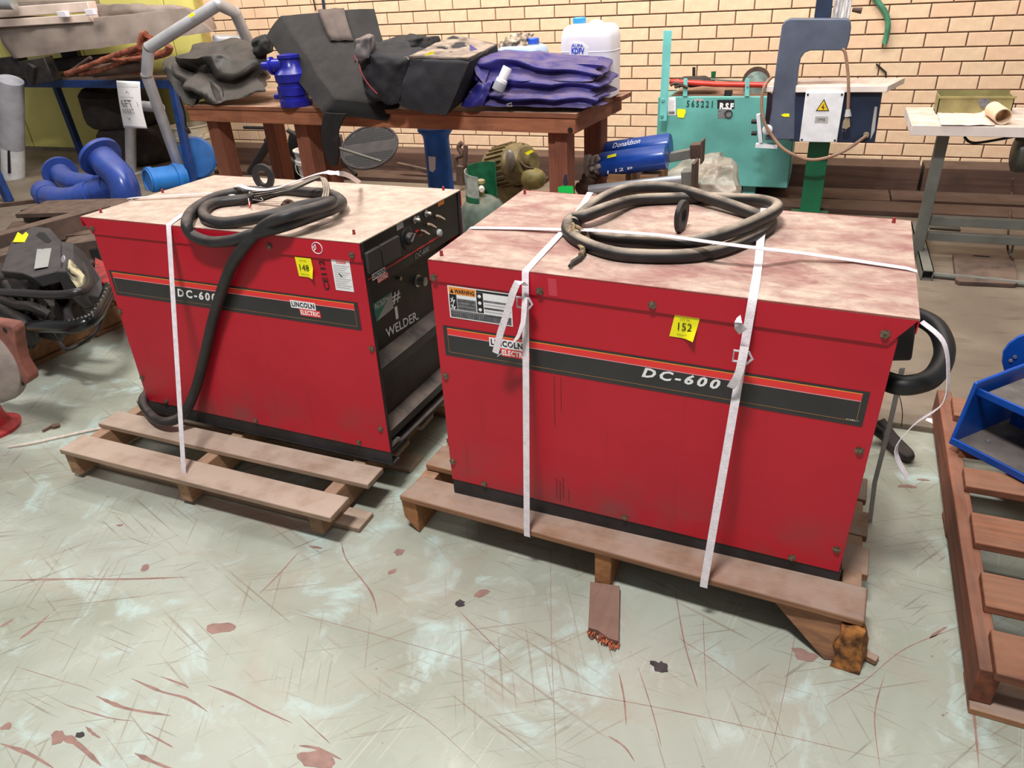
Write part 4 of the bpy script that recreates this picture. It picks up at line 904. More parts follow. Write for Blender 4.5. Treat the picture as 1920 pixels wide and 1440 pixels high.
# ------------------------------------------------------------------ bags on the bench
def cz(px, py, y): return P(px, py, y=y)
def quadbag(front, back, name, label, m, **k):
    """front: TL TR BR BL pixels with y each; back: the same for the far face"""
    f = [cz(*q) for q in front]; b = [cz(*q) for q in back]
    return soft([f[3], f[2], b[2], b[3], f[0], f[1], b[1], b[0]], name, m, None, **k)
# big flat case
A_, B_, C_, D_ = cz(524, 28, 3.78), cz(704, 14, 3.84), cz(752, 200, 3.44), cz(628, 188, 3.30)
off = cz(496, 66, 3.74)-A_
off2 = cz(606, 216, 3.27)-D_
t = thing('equipment_case', B(1.0, .3, BZ), 'large black fabric equipment case with grey flap, leaning off the bench front', 'bag')
sb = soft([A_+off, B_+off, C_+off2, D_+off2, A_, B_, C_, D_], 'case_body', CLOTHB, t, 20, .07, .012, 4, 3, bench=True)
nrm_ = (B_-A_).cross(C_-A_).normalized()
if nrm_.z < 0: nrm_ = -nrm_
def oncase(u, v, h=.012): return lerp(lerp(A_, B_, u), lerp(D_, C_, u), v)+nrm_*h
m = M(); N = 6
for i in range(N+1):
    for j in range(N+1): m.v.append(oncase(.42+.27*i/N-.03*j/N, -.01+.36*j/N, .010+.012*math.sin(j/N*3)+.004*math.sin(i*2)))
m.f = [(i*(N+1)+j, i*(N+1)+j+1, (i+1)*(N+1)+j+1, (i+1)*(N+1)+j) for i in range(N) for j in range(N)]; m.mi = [0]*len(m.f)
fo = m.build('flap', mat('grey_brown_flap', (84, 72, 68), .8, 0, .15, 8, .4, (110, 92, 84), .3, 200), t); fo.modifiers.new('s', 'SOLIDIFY').thickness = .006
tag(fo, 'grey brown flap near the top edge')
# hanging loop under the case
hp = spline([cz(620, 205, 3.27), cz(607, 232, 3.27), cz(605, 262, 3.27), cz(611, 288, 3.27), cz(622, 306, 3.27), cz(630, 300, 3.27), cz(633, 270, 3.27), cz(634, 240, 3.27), cz(650, 215, 3.27)], 5)
fr_ = M(); fr_.prism([q for q in spline([cz(608, 212, 3.262), cz(602, 240, 3.262), cz(604, 270, 3.262), cz(612, 298, 3.262), cz(624, 312, 3.262), cz(632, 306, 3.262), cz(634, 280, 3.262), cz(634, 245, 3.262), cz(648, 214, 3.262)], 3)], V((0, .012, 0))).build('hanging_flap', CLOTHB, t)
fr_2 = M().prism([cz(x, y, 3.260) for x, y in ((633, 250), (624, 262), (622, 290), (626, 306), (632, 304), (634, 280))], V((0, .003, 0))).build('flap_lining', DARK, t)
# bundled strap ends at the left corner
soft([cz(x, y, yy) for x, y, yy in ((478, 112, 3.6), (510, 98, 3.6), (515, 92, 3.8), (485, 100, 3.8), (470, 80, 3.6), (500, 66, 3.6), (505, 62, 3.8), (478, 72, 3.8))], 'bundled_corner', CLOTHB, t, 12, .5, .03, 14, 9)
# zipped bag
t = thing('holdall', B(.75, .3, BZ), 'black zipped holdall with red piping slumped between the case and the dusty bag', 'bag')
soft([cz(684, 200, 3.30), cz(748, 204, 3.26), cz(806, 110, 3.72), cz(700, 100, 3.72), cz(662, 100, 3.30), cz(770, 108, 3.28), cz(822, 76, 3.72), cz(742, 66, 3.70)], 'holdall_body', CLOTHC, t, 24, .35, .035, 9, 5, bench=True)
soft([cz(664, 118, 3.27), cz(694, 112, 3.27), cz(700, 108, 3.4), cz(668, 112, 3.4), cz(666, 76, 3.29), cz(697, 66, 3.29), cz(704, 64, 3.42), cz(672, 72, 3.42)], 'rolled_end', mat('worn_grey_fabric', (86, 80, 82), .8, 0, .3, 9, .3), t, 12, .5, .02, 16, 2)
soft([cz(748, 118, 3.55), cz(815, 96, 3.5), cz(825, 84, 3.75), cz(760, 90, 3.75), cz(740, 80, 3.55), cz(808, 70, 3.52), cz(822, 74, 3.75), cz(752, 62, 3.75)], 'crumpled_top', CLOTHB, t, 14, .4, .05, 12, 8)
M().tube(spline([cz(664, 104, 3.235), cz(671, 120, 3.225), cz(680, 142, 3.215), cz(692, 160, 3.215), cz(707, 176, 3.225)], 6), .0035, 8).build('piping', mat('dull_red_piping', (140, 40, 56), .6), t)
M().bar(cz(670, 110, 3.215), cz(670, 123, 3.215), .008, .004, (0, 1, 0)).build('zip_pull', STEEL, t)
# dusty bag
t = thing('cushion_bag', B(.45, .3, BZ), 'charcoal cushion-shaped bag with cement-dusted top overhanging the bench front', 'bag')
soft([cz(744, 203, 3.25), cz(834, 224, 3.22), cz(940, 125, 3.72), cz(800, 105, 3.72), cz(762, 110, 3.26), cz(884, 114, 3.28), cz(934, 84, 3.70), cz(850, 66, 3.72)], 'bag_body', CLOTHC, t, 22, .16, .018, 5, 11, bench=True)
soft([cz(764, 112, 3.28), cz(880, 116, 3.30), cz(936, 92, 3.72), cz(850, 78, 3.74), cz(764, 105, 3.28), cz(880, 108, 3.30), cz(935, 82, 3.72), cz(852, 65, 3.74)], 'dusty_top', DUSTB, t, 16, .1, .012, 9, 12)
M().prism([cz(x, y, 3.30) for x, y in ((795, 103), (808, 97), (816, 96), (812, 101), (800, 104))], V((0, .002, 0))).build('yellow_tag', YEL, t)
M().tube([cz(759, 107, 3.25), cz(764, 108, 3.24), cz(766, 112, 3.24)], .003, 8).build('zip_pull', STEEL, t)
# folded blue tarpaulin
t = thing('folded_tarpaulin', B(.1, .3, BZ), 'folded dusty blue tarpaulin heaped on the right end of the bench', 'tarpaulin')
def foldf(a, b, d, p): return 1.3*math.sin(d*8+5*noise.noise(p*5)+a*4)+1.2*noise.noise(p*9)-.3
lay = [((866, 199, 3.34), (1122, 203, 3.335), (1150, 176, 3.72), (905, 150, 3.75), (882, 170, 3.36), (1120, 178, 3.36), (1152, 152, 3.72), (905, 140, 3.75), 1),
       ((880, 176, 3.37), (1118, 180, 3.37), (1154, 150, 3.74), (900, 140, 3.76), (886, 138, 3.40), (1124, 150, 3.40), (1156, 124, 3.76), (905, 120, 3.76), 2),
       ((888, 148, 3.39), (1122, 152, 3.39), (1152, 128, 3.78), (905, 118, 3.78), (892, 108, 3.42), (1130, 122, 3.44), (1140, 102, 3.80), (920, 91, 3.80), 3)]
for q in lay: soft([cz(*c) for c in q[:8]], 'folded_layer', BTARP, t, 30, .13, .017, 8, q[8]*3.3, fold=foldf, bench=True)
soft([cz(x, y, yy) for x, y, yy in ((862, 200, 3.34), (905, 198, 3.33), (910, 165, 3.5), (875, 165, 3.5), (895, 160, 3.36), (925, 150, 3.35), (925, 140, 3.5), (900, 140, 3.5))], 'loose_corner', BTARP, t, 14, .2, .03, 11, 21, bench=True)
M().prism([cz(880, 84, 3.50), cz(884, 110, 3.40), cz(893, 140, 3.36), cz(908, 158, 3.35), cz(918, 130, 3.42), cz(905, 100, 3.5)], V((0, .010, .0))).build('pointed_corner', BTARP, t)
M().tube([cz(950, 196, 3.325), cz(959, 193, 3.32), cz(960, 199, 3.322), cz(951, 199, 3.322)], .003, 8, closed=True).build('eyelet_ring', CHROME, t)
t = thing('cartridge_tube', cz(945, 150, 3.36), 'white and grey cylindrical tube lying on the blue tarpaulin', 'tube')
a, b = cz(952, 126, 3.35), cz(933, 170, 3.32); dd = (b-a)
M().lathe([(.020, 0), (.022, .004), (.022, .055), (.027, .060), (.027, .075)], a, dd, 18).build('tube_body', POLYW, t)
M().lathe([(.0275, .072), (.0285, .075), (.0285, dd.length), (.024, dd.length+.004)], a, dd, 18).build('grey_collar', mat('grey_plastic_collar', (140, 142, 150), .5), t)
# jerry cans
def can(name, c, wx, wy, h, m, label, capm, capat, rot=0.0, extra=None):
    t = thing(name, c, label, 'container')
    ax, ay = V((math.cos(rot), math.sin(rot), 0)), V((-math.sin(rot), math.cos(rot), 0))
    b = M(); sh = [(0, .92), (.015, 1), (.62, 1), (.80, 1.0), (.90, .93), (.955, .78)]
    rings = []; K = 24
    for f_, s_ in sh:
        ring = []
        for k in range(K):
            a = 2*math.pi*k/K; cx_, sx_ = math.cos(a), math.sin(a); e_ = .42
            px = math.copysign(abs(cx_)**e_, cx_)*wx/2*s_; py = math.copysign(abs(sx_)**e_, sx_)*wy/2*s_
            ring.append(c+ax*px+ay*py+V((0, 0, h*f_)))
        rings.append(ring)
    vs = [p for r_ in rings for p in r_]; fs = [(i*K+k, i*K+(k+1) % K, (i+1)*K+(k+1) % K, (i+1)*K+k) for i in range(len(rings)-1) for k in range(K)]
    fs += [tuple(range(K))[::-1], tuple(range((len(rings)-1)*K, len(rings)*K))]
    b.add(vs, fs).build('can_body', m, t)
    top = h*.955
    hd = spline([c+ax*(wx*capat*-.2)+V((0, 0, top-.01)), c+ax*(wx*-capat*.1)+V((0, 0, top+.004)), c+ax*(-wx*capat*.75)+V((0, 0, top+.006)), c+ax*(-wx*capat)+V((0, 0, top-.012))], 5)
    M().tube(hd, .013, 10).build('carry_handle', m, t)
    cp0 = c+ax*(wx*capat)+V((0, 0, top-.006))
    M().lathe([(.030, 0), (.030, .012)], cp0, (0, 0, 1), 18).build('neck', m, t); M().lathe([(.032, .012), (.032, .034), (.028, .038)], cp0, (0, 0, 1), 18).build('screw_cap', capm, t)
    M().lathe([(0, 0)], cp0) if False else None
    for f_ in (.62,): 
        ring = [p+V((0, 0, 0)) for p in rings[2]]; M().tube([c+(p-c)*1.0+V((0, 0, h*.0)) for p in ring], .0022, 6, closed=True).build('seam', m, t)
    return t
cw = P(1110, 168, z=BZ); cw.y = max(cw.y, 3.60)
white_c = P(1108, 160, z=BZ)
ca = B(.135-.0, .545, BZ+.001)
ca = cz(1108, 165, 3.84); ca.z = BZ+.001
t = can('jerry_can', ca, .27, .20, .345, POLYW, 'white plastic jerry can with blue cap on the bench corner behind the blue tarp', mat('sky_blue_cap', (60, 160, 220), .4), -.22, rot=ba)
dd = lambda px, py: cz(px, py, ca.y-.103)
M().prism([dd(*q) for q in ((1067, 84), (1077, 80), (1092, 82), (1103, 90), (1103, 104), (1068, 104))], V((0, .003, 0))).build('paper_label', WHITE, t)
text('AUPA', dd(1072, 88)-V((0, .003, 0)), dd(1094, 89)-dd(1072, 88), V((0, 0, .014)), mat('blue_print', (40, 70, 200), .5), t, bold=.02); text('KDFV', dd(1072, 101)-V((0, .003, 0)), dd(1096, 102)-dd(1072, 101), V((0, 0, .028)), mat('blue_print', (40, 70, 200), .5), t, bold=.04)
cb = cz(982, 150, 3.86); cb.z = BZ+.001
t = can('jerry_can', cb, .245, .20, .255, POLYB, 'pale blue plastic drum with a crumpled paper on top, behind the blue tarp', mat('deep_blue_cap', (40, 90, 200), .4), .25, rot=ba)
soft([cb+V(q) for q in ((-.11, -.06, .235), (.03, -.06, .24), (.05, .05, .24), (-.1, .05, .24), (-.09, -.04, .27), (.04, -.04, .30), (.04, .04, .30), (-.07, .04, .28))], 'crumpled_rag', mat('dirty_rag', (180, 160, 140), .9, 0, .4, 40, 0), t, 12, .3, .035, 30, 4)
# cobalt blue casting
pc = cz(556, 192, 3.50); pc.z = BZ+.001
t = thing('pump_casting', pc, 'cobalt blue ribbed casting standing on the bench behind the black case', 'pump')
M().lathe([(.085, 0), (.088, .01), (.088, .035), (.080, .04), (.080, .055), (.088, .06), (.088, .10), (.080, .105), (.080, .12), (.088, .125), (.090, .165), (.075, .18), (.055, .20), (.05, .235), (.058, .24), (.058, .255), (.03, .26)], pc, (0, 0, 1), 28).build('ribbed_body', BLUEC, t)
s0 = pc+V((-.05, -.03, .205)); M().lathe([(.035, -.03), (.035, .03), (.045, .032), (.045, .045), (.022, .047), (.022, .09), (.018, .092)], s0, (-1, -.2, 0), 18).build('side_port', BLUEC, t)
M().lathe([(.016, 0), (.016, .03), (.008, .034)], pc+V((-.085, -.02, .05)), (-1, -.3, 0), 10).build('drain_plug', BLUEC, t)
# grey canvas bundle at the left end of the bench
gz = lambda x, y, yy: cz(x, y, yy)
t = thing('canvas_bundle', gz(400, 190, 3.7), 'grey brown folded canvas bundle at the left end of the bench', 'bag')
soft([gz(372, 192, 3.50), gz(494, 170, 3.52), gz(488, 140, 3.9), gz(360, 150, 4.0), gz(345, 112, 3.60), gz(492, 112, 3.66), gz(465, 80, 4.0), gz(372, 84, 4.05)], 'canvas_body', CLOTHG, t, 30, .14, .045, 5, 14, fold=lambda a, b, d, p: 1.2*math.sin(d*9+5*noise.noise(p*4)), bench=True)
soft([gz(362, 190, 3.52), gz(425, 188, 3.48), gz(430, 160, 3.7), gz(345, 158, 3.8), gz(300, 132, 3.75), gz(380, 128, 3.6), gz(400, 110, 3.8), gz(296, 105, 3.9)], 'drooping_fold', CLOTHG, t, 24, .25, .05, 8, 15, fold=lambda a, b, d, p: 1.0*math.sin(a*12+5*noise.noise(p*6)))
M().tube(spline([gz(333, 160, 3.7), gz(338, 185, 3.7), gz(346, 212, 3.7), gz(349, 238, 3.7), gz(355, 250, 3.7)], 5), [.006]*16+[.014]*5, 8).build('hanging_strap', DARK, t)
# ------------------------------------------------------------------ things under the bench
def pail(px, py, r_, h, m, name, label, y=None):
    c = P(px, py, z=FZ) if y is None else V((P(px, py, y=y).x, y, FZ))
    t = thing(name, c, label, 'bucket')
    M().lathe([(r_*.82, 0), (r_*.93, h*.72), (r_*1.02, h*.73), (r_*1.02, h*.80), (r_*.96, h*.81), (r_*.98, h*.97), (r_*1.04, h*.975), (r_*1.04, h), (r_*.95, h), (r_*.95, h*.9), (0.001, h*.9)], c, (0, 0, 1), 28).build('pail_body', m, t)
    hp_ = [c+V((r_*math.cos(a), -r_*abs(math.sin(a))*1.0-.01, h*.85-.12*math.sin(a))) for a in [math.pi*k/12 for k in range(13)]]
    M().tube(hp_, .003, 6).build('bail_handle', STEEL, t)
    return t, c
t, c = pail(601, 345, .150, .36, PAIL, 'pail', 'white plastic pail with faded writing under the bench, below the hanging flap', 4.6)
yy = c.y-.150
M().prism([P(x, y, y=yy) for x, y in ((570, 322), (578, 321), (578, 327), (571, 328))], V((0, .004, 0))).build('yellow_tag', YEL, t)
text('CHIPS?', P(567, 314, y=yy), P(607, 314, y=yy)-P(567, 314, y=yy), V((0, 0, .035)), GREYP, t)
t, c = pail(378, 330, .17, .42, BUCKET, 'pail', 'cream plastic pail behind the silver handrail at left', 5.1)
# flanged blue pipe stub
c = P(828, 360, y=4.1); c.z = FZ; top_ = P(822, 245, y=4.1).z
t = thing('flanged_pipe', c, 'upright blue flanged pipe with torn white label under the bench', 'pipe')
M().lathe([(.082, 0), (.078, top_-.07), (.082, top_-.045), (.108, top_-.02), (.108, top_-.001)], c, (0, 0, 1), 32).build('pipe_body', mat('pipe_stub_blue', (26, 104, 206), .4, 0, .15, 9, .3, (120, 120, 130)), t)
M().prism([P(x, y, y=c.y-.082) for x, y in ((803, 293), (816, 294), (816, 318), (811, 323), (805, 320))], V((0, .006, 0))).build('torn_label', WHITE, t)
# perforated tractor seat / fan disc
t = thing('perforated_disc', P(690, 300, y=4.9), 'dark perforated oval plastic disc leaning under the bench', 'disc')
cc_ = P(692, 276, y=4.72); u_ = (P(745, 268, y=4.75)-cc_); v_ = (P(690, 316, y=4.60)-cc_); nn = u_.cross(v_).normalized()
m = M(); K = 40; m.prism([cc_+u_*math.cos(2*math.pi*k/K)+v_*math.sin(2*math.pi*k/K) for k in range(K)], nn*.012); m.build('disc_plate', MESHB, t, bevel=.003)
m.__init__(); m.tube([cc_+u_*math.cos(2*math.pi*k/K)+v_*math.sin(2*math.pi*k/K) for k in range(K)], .010, 8, closed=True).build('rim', MESHB, t)
sgn = -1 if nn.dot(CAM-cc_) < 0 else 1
pm = M()
for i in range(-12, 13):
    for j in range(-9, 10):
        a, b = i*.075, j*.1
        if a*a+b*b < .85 and (abs(b) > .22): pm.lathe([(.0095, 0), (.008, .0012)], cc_+u_*a+v_*b+(nn*.0125 if sgn > 0 else -nn*.001), nn*sgn, 6)
tag(pm.build('perforations', INK, t), 'rows of small dark holes', kind='stuff')
M().tube([P(636, 278, y=4.45), P(715, 303, y=4.45)], .010, 10).build('steel_rod', GREYST, t)
# folding frame and dark bars left of it
t = thing('folding_stand', P(500, 310, y=4.9), 'black folded tubular frame leaning behind the bench legs', 'frame')
for a, b, r_ in (((470, 322), (508, 262), .032), ((458, 239), (500, 240), .013), ((498, 262), (585, 330), .02), ((540, 245), (640, 300), .018), ((548, 250), (600, 270), .012), ((575, 243), (620, 262), .012), ((640, 300), (668, 328), .014)):
    M().tube([P(*a, y=4.95), P(*b, y=4.85)], r_, 10).build('tube', GREYST if r_ == .012 else DARK, t)
soft([P(x, y, y=yy) for x, y, yy in ((540, 330, 5.0), (640, 330, 5.0), (640, 320, 5.3), (540, 320, 5.3), (545, 250, 5.0), (640, 255, 5.0), (640, 250, 5.3), (545, 245, 5.3))], 'folded_cloth', DARK, t, 12, .2, .04, 5, 6)
M().bar(P(745, 308, y=5.2), P(808, 322, y=5.2), .04, .03).build('flat_bar', RUST, t)
# rusty hook on the wall side
t = tag(M().tube(spline([P(866, 268, y=5.0), P(860, 276, y=5.0), P(866, 290, y=5.0), P(855, 296, y=5.0), P(857, 312, y=5.0), P(866, 320, y=5.0), P(872, 300, y=5.0), P(873, 272, y=5.0)], 5), .018, 10).bar(P(866, 310, y=5.0), P(866, 345, y=5.0), .09, .05).build('rusty_shackle', RUST), 'dark rusty hooked iron piece standing behind the blue flanged pipe', 'hook')
# electric motor
t = thing('electric_motor', P(975, 350, y=4.9), 'dusty olive electric motor with ribbed casing under the bench', 'motor')
mc = P(955, 312, y=4.75); ax = (P(1010, 300, y=4.72)-P(935, 318, y=4.90)).normalized()
M().lathe([(.10, -.16), (.135, -.15), (.14, -.10), (.14, .10), (.13, .11), (.13, .16), (.10, .20), (.05, .21), (.05, .26)], mc, ax, 28).build('casing', OLIVE, t)
for k in range(26):
    a = 2*math.pi*k/26; s_ = ax.orthogonal().normalized(); d_ = s_*math.cos(a)+ax.cross(s_)*math.sin(a)
    M().bar(mc+d_*.146-ax*.10, mc+d_*.146+ax*.08, .008, .016, d_).build('cooling_fin', OLIVE, t)
jb = P(957, 300, y=4.55); M().sphere(jb, .05, (.62, .5, 1.35), 18).build('terminal_cover', mat('worn_grey_cover', (128, 118, 110), .4, .2, .2, 12), t)
M().tube([P(978, 280, y=4.7), P(981, 268, y=4.7)], .010, 8).build('lifting_lug', OLIVE, t)
M().tube(spline([P(972, 300, y=4.6), P(985, 312, y=4.6), P(1000, 316, y=4.6)], 5), .008, 8).build('wiring', RUST, t)
M().prism([P(x, y, y=4.63) for x, y in ((984, 287), (996, 281), (1001, 284), (989, 291))], V((0, .002, 0))).build('yellow_tag', YEL, t)
mb = mc.copy(); M().box(mc.x-.12, mc.x+.12, mc.y-.1, mc.y+.1, FZ, mc.z-.11).build('mounting_feet', OLIVE, t, bevel=.01)
M().sphere(P(1000, 335, y=4.62), .09, (1, .8, .8), 16).build('end_bell', mat('yellow_olive_casting', (130, 116, 66), .6, 0, .25, 12), t)
# gas cylinder with guard collar
gc = P(908, 430, y=3.05); gc.z = FZ
t = thing('gas_cylinder', gc, 'dusty sage gas cylinder with chipped green guard collar between the two machines', 'cylinder')
gt = P(908, 378, y=3.05).z; cr = .108
M().lathe([(.09, 0), (cr, .02), (cr, gt-.09), (.100, gt-.05), (.080, gt-.018), (.05, gt), (.03, gt+.005)], gc, (0, 0, 1), 32).build('shell', SAGE, t)
g0 = P(905, 378, y=3.05).z-.02; g1 = P(905, 318, y=3.05).z
def arc(a0, a1, rr, z0, z1a, z1b, m_, name):
    m = M(); K = 14
    for k in range(K+1):
        f = k/K; a = a0+(a1-a0)*f; d_ = V((math.cos(a), math.sin(a), 0)); zt_ = z1a+(z1b-z1a)*f
        m.v += [gc+d_*rr+V((0, 0, z0)), gc+d_*(rr-.004)+V((0, 0, z0)), gc+d_*(rr-.004)+V((0, 0, zt_)), gc+d_*rr+V((0, 0, zt_))]
    m.f = [(4*k+i, 4*k+(i+1) % 4, 4*k+4+(i+1) % 4, 4*k+4+i) for k in range(K) for i in range(4)]+[(0, 3, 2, 1), (4*K, 4*K+1, 4*K+2, 4*K+3)]; m.mi = [0]*len(m.f)
    return m.build(name, m_, t)
tag(arc(math.radians(175), math.radians(285), .072, g0, g1-.02, g1-.04, GCHIP, 'guard_collar'), 'worn front of the collar, paint flaked to grey'); arc(math.radians(20), math.radians(165), .072, g0, g1+.005, g1-.01, GREEND, 'guard_collar')
arc(math.radians(178), math.radians(284), .0735, g0, g0+.04, g0+.03, GREEND, 'green_paint_band')
M().lathe([(.014, 0), (.014, .06), (.02, .062), (.02, .075), (.01, .08)], gc+V((0, 0, gt)), (0, 0, 1), 12).build('valve', BRASS, t)
M().lathe([(.012, 0), (.014, .03), (.010, .036)], gc+V((.01, -.02, gt+.045)), (.5, -1, 0), 12).build('outlet_plug', mat('ivory_plug', (220, 210, 196), .5), t)
# green tagged valve and blue hydraulic cylinders
t = thing('green_tag', P(1068, 360, y=3.6), 'neon green tag tied at the right bench leg', 'tag')
M().prism([P(x, y, y=3.345) for x, y in ((1046, 351), (1056, 348), (1074, 349), (1076, 365), (1047, 363))], V((0, .002, 0))).build('tag_sheet', LGREEN, t)
M().tube([P(1061, 328, y=3.35), P(1059, 342, y=3.35), P(1061, 352, y=3.35)], [.007, .009, .004], 8).build('cable_tie', mat('navy_tie', (44, 54, 84), .5), t)
def cyl(a, b, r_, m_, name, parent, seg=24): 
    a, b = V(a), V(b); L_ = (b-a).length
    return M().lathe([(r_*.9, 0), (r_, .008), (r_, L_-.012), (r_*.93, L_)], a, b-a, seg).build(name, m_, parent)
ya, yb = 3.70, 3.74
t = thing('filter_cylinder', P(1190, 300, y=ya), 'front blue cylinder with yellow sticker and grey fittings, lying beyond the right machine', 'cylinder')
a, b = P(1127, 309, y=ya), P(1250, 294, y=ya); cyl(a, b, .060, BLUED, 'blue_barrel', t)
M().prism([P(x, y, y=ya-.057) for x, y in ((1139, 292), (1155, 288), (1155, 293), (1138, 297))], V((0, .004, 0))).build('yellow_sticker', YEL, t)
text('1 12 B', P(1139, 326, y=ya-.057), P(1186, 316, y=ya-.057)-P(1139, 326, y=ya-.057), V((0, 0, .016)), WHITE, t)
M().lathe([(.05, 0), (.055, -.02), (.045, -.05), (.06, -.055), (.06, -.075), (.04, -.08)], a, b-a, 16).build('end_fitting', PUMPG, t)
M().tube(spline([P(1118, 315, y=ya), P(1110, 325, y=ya), P(1100, 345, y=ya), P(1085, 358, y=ya)], 5), [.05, .05, .048, .042, .046, .046, .038, .044, .044, .036, .042, .042, .034, .04, .036, .03], 14).build('threaded_elbow', RUST, t)
for x, y in ((1112, 305), (1122, 298), (1112, 316), (1124, 312)): M().lathe([(.014, 0), (.014, .016), (.008, .02)], P(x, y, y=ya-.05), (-.4, -1, .3), 6).build('bolt', PUMPG, t)
t2 = thing('filter_cylinder', P(1200, 280, y=yb+.12), 'rear blue cylinder with white writing, lying behind the stickered one', 'cylinder')
a2, b2_ = P(1137, 288, y=yb+.12), P(1258, 272, y=yb+.12); cyl(a2, b2_, .060, BLUED, 'blue_barrel', t2)
text('Donaldson', P(1148, 278, y=yb+.056), P(1200, 268, y=yb+.056)-P(1148, 278, y=yb+.056), V((0, .012, .022)), WHITE, t2, shear=.3)
M().bar(P(1250, 296, y=yb+.1), P(1312, 284, y=yb+.1), .05, .045).build('steel_stem', GREYST, t2, bevel=.003)
M().bar(P(1296, 283, y=yb+.1), P(1318, 281, y=yb+.1), .07, .07).build('stem_clamp', RUST, t2, bevel=.004); M().bar(P(1316, 283, y=yb+.1), P(1319, 283, y=yb+.1), .09, .11).build('end_plate', RUST, t2)
t = thing('silver_tube', P(1200, 350, y=3.9), 'long bright steel tube with brown end flange in front of the blue cylinders', 'pipe')
M().tube([P(1105, 356, y=3.6), P(1292, 335, y=3.6)], .024, 14).build('tube_body', CHROME, t); M().bar(P(1280, 333, y=3.6), P(1302, 331, y=3.6), .08, .07).build('flange_block', GREYST, t, bevel=.004); M().bar(P(1300, 330, y=3.6), P(1306, 330, y=3.6), .12, .14).build('flange_plate', RUST, t, bevel=.002)
bz = P(1190, 300, y=ya).z-.062
sb_ = thing('timber_block', V((a.x, ya, FZ)), 'stacked timber blocks holding up the blue cylinders', 'timber')
for i in range(4):
    for xx in (a.x+.05, b.x-.12): M().box(xx, xx+.09, ya-.05, ya+.22, FZ+(bz-FZ)*i/4, FZ+(bz-FZ)*(i+1)/4-.001).build('block', CRATE, sb_, bevel=.003)
# crate with clear sheet, supports under the cylinders
cr_ = thing('wooden_crate', P(1340, 372, y=4.4), 'open wooden crate under the clear plastic sheet in front of the teal machine', 'crate')
c0, c1 = P(1130, 392, y=4.25), P(1390, 362, y=4.25)
for z0, z1 in ((FZ, FZ+.055), (FZ+.06, .13)):
    M().box(c0.x, c1.x, 4.05, 4.07, z0, z1).build('slat', CRATE, cr_); M().box(c0.x, c1.x, 4.55, 4.57, z0, z1).build('slat', CRATE, cr_)
    M().box(c1.x-.02, c1.x, 4.07, 4.55, z0, z1).build('slat', CRATE, cr_); M().box(c0.x, c0.x+.02, 4.07, 4.55, z0, z1).build('slat', CRATE, cr_)
for x_ in (c0.x+.1, (c0.x+c1.x)/2, c1.x-.25): M().box(x_, x_+.06, 4.07, 4.55, .09, .128).build('bearer', CRATE, cr_)
tag(soft([P(x, y, y=yy) for x, y, yy in ((1285, 372, 4.05), (1378, 372, 4.05), (1388, 352, 4.5), (1290, 350, 4.5), (1330, 318, 4.15), (1372, 310, 4.15), (1362, 300, 4.45), (1318, 300, 4.45))], 'plastic_sheet', POLY, None, 20, .1, .07, 6, 8), 'crumpled cloudy plastic sheet heaped over the wooden crate', 'sheet')
tag(soft([P(x, y, y=yy) for x, y, yy in ((1255, 326, 4.35), (1345, 330, 4.3), (1350, 318, 4.5), (1260, 316, 4.5), (1290, 305, 4.38), (1345, 290, 4.35), (1350, 286, 4.5), (1290, 300, 4.5))], 'plastic_sheet', POLY, None, 16, .1, .05, 6, 18), 'flatter fold of cloudy plastic behind the end plate of the blue cylinders', 'sheet')
# ------------------------------------------------------------------ teal machine
ty = 5.0
def Q(x, y, yy): return P(x, y, y=yy)
TLp, TRp, BRp = Q(1253, 181, ty), Q(1497, 186, ty), Q(1474, 352, ty)
x0, x1 = TLp.x, (TRp.x+BRp.x)/2+.005; z1 = TLp.z; z0 = Q(1440, 352, ty).z
t = thing('teal_machine', V(((x0+x1)/2, ty+.2, FZ)), 'teal sheet-metal machine stencilled 565221, standing in front of the brick wall', 'machine')
bd = M().box(x0, x1, ty, ty+.42, z0, z1).build('cabinet', TEAL, t, bevel=.006)
M().box(x0-.085, x0, ty+.10, ty+.40, z0, z1-.02).build('side_wing', TEAL, t, bevel=.004)
M().box(x0+.02, x1-.02, ty+.02, ty+.40, z1, z1+.004).build('top_tray', mat('dusty_brown_top', (142, 108, 88), .8, 0, .2, 8), t)
M().box(x1-.28, x1-.20, ty+.06, ty+.14, FZ+.033, z0).build('leg', TEALL, t, bevel=.003); M().box(x0+.10, x0+.18, ty+.06, ty+.14, FZ+.033, z0).build('leg', TEALL, t, bevel=.003)
up_ = M().hexa([Q(1236, 227, ty-.012), Q(1250, 227, ty-.012), Q(1250, 227, ty-.001), Q(1236, 227, ty-.001), Q(1244, 57, ty-.012), Q(1260, 57, ty-.012), Q(1260, 57, ty-.001), Q(1244, 57, ty-.001)]).build('upright_bar', TEALL, t, bevel=.002)
for x, y in ((1243, 188), (1241, 218)): M().lathe([(.013, 0), (.010, .006)], Q(x, y, ty-.012), (0, -1, 0), 12).build('bolt_head', TEAL, t)
for a, b in ((1280, 1289), (1396, 1405)):
    M().hexa([Q(a, 181, ty-.005), Q(b, 181, ty-.005), Q(b, 181, ty), Q(a, 181, ty), Q(a+2, 147, ty-.005), Q(b, 147, ty-.005), Q(b, 147, ty), Q(a+2, 147, ty)]).build('bracket_tab', TEALL, t, bevel=.002)
    M().lathe([(.006, 0), (.005, .003)], Q((a+b)/2+1, 163, ty-.005), (0, -1, 0), 8).build('bolt_head', GREYST, t)
M().tube([Q(1256, 153, ty+.03), Q(1345, 158, ty+.03), Q(1470, 160, ty+.03)], .017, 12).build('red_pipe', mat('red_pipe_paint', (204, 52, 40), .35), t)
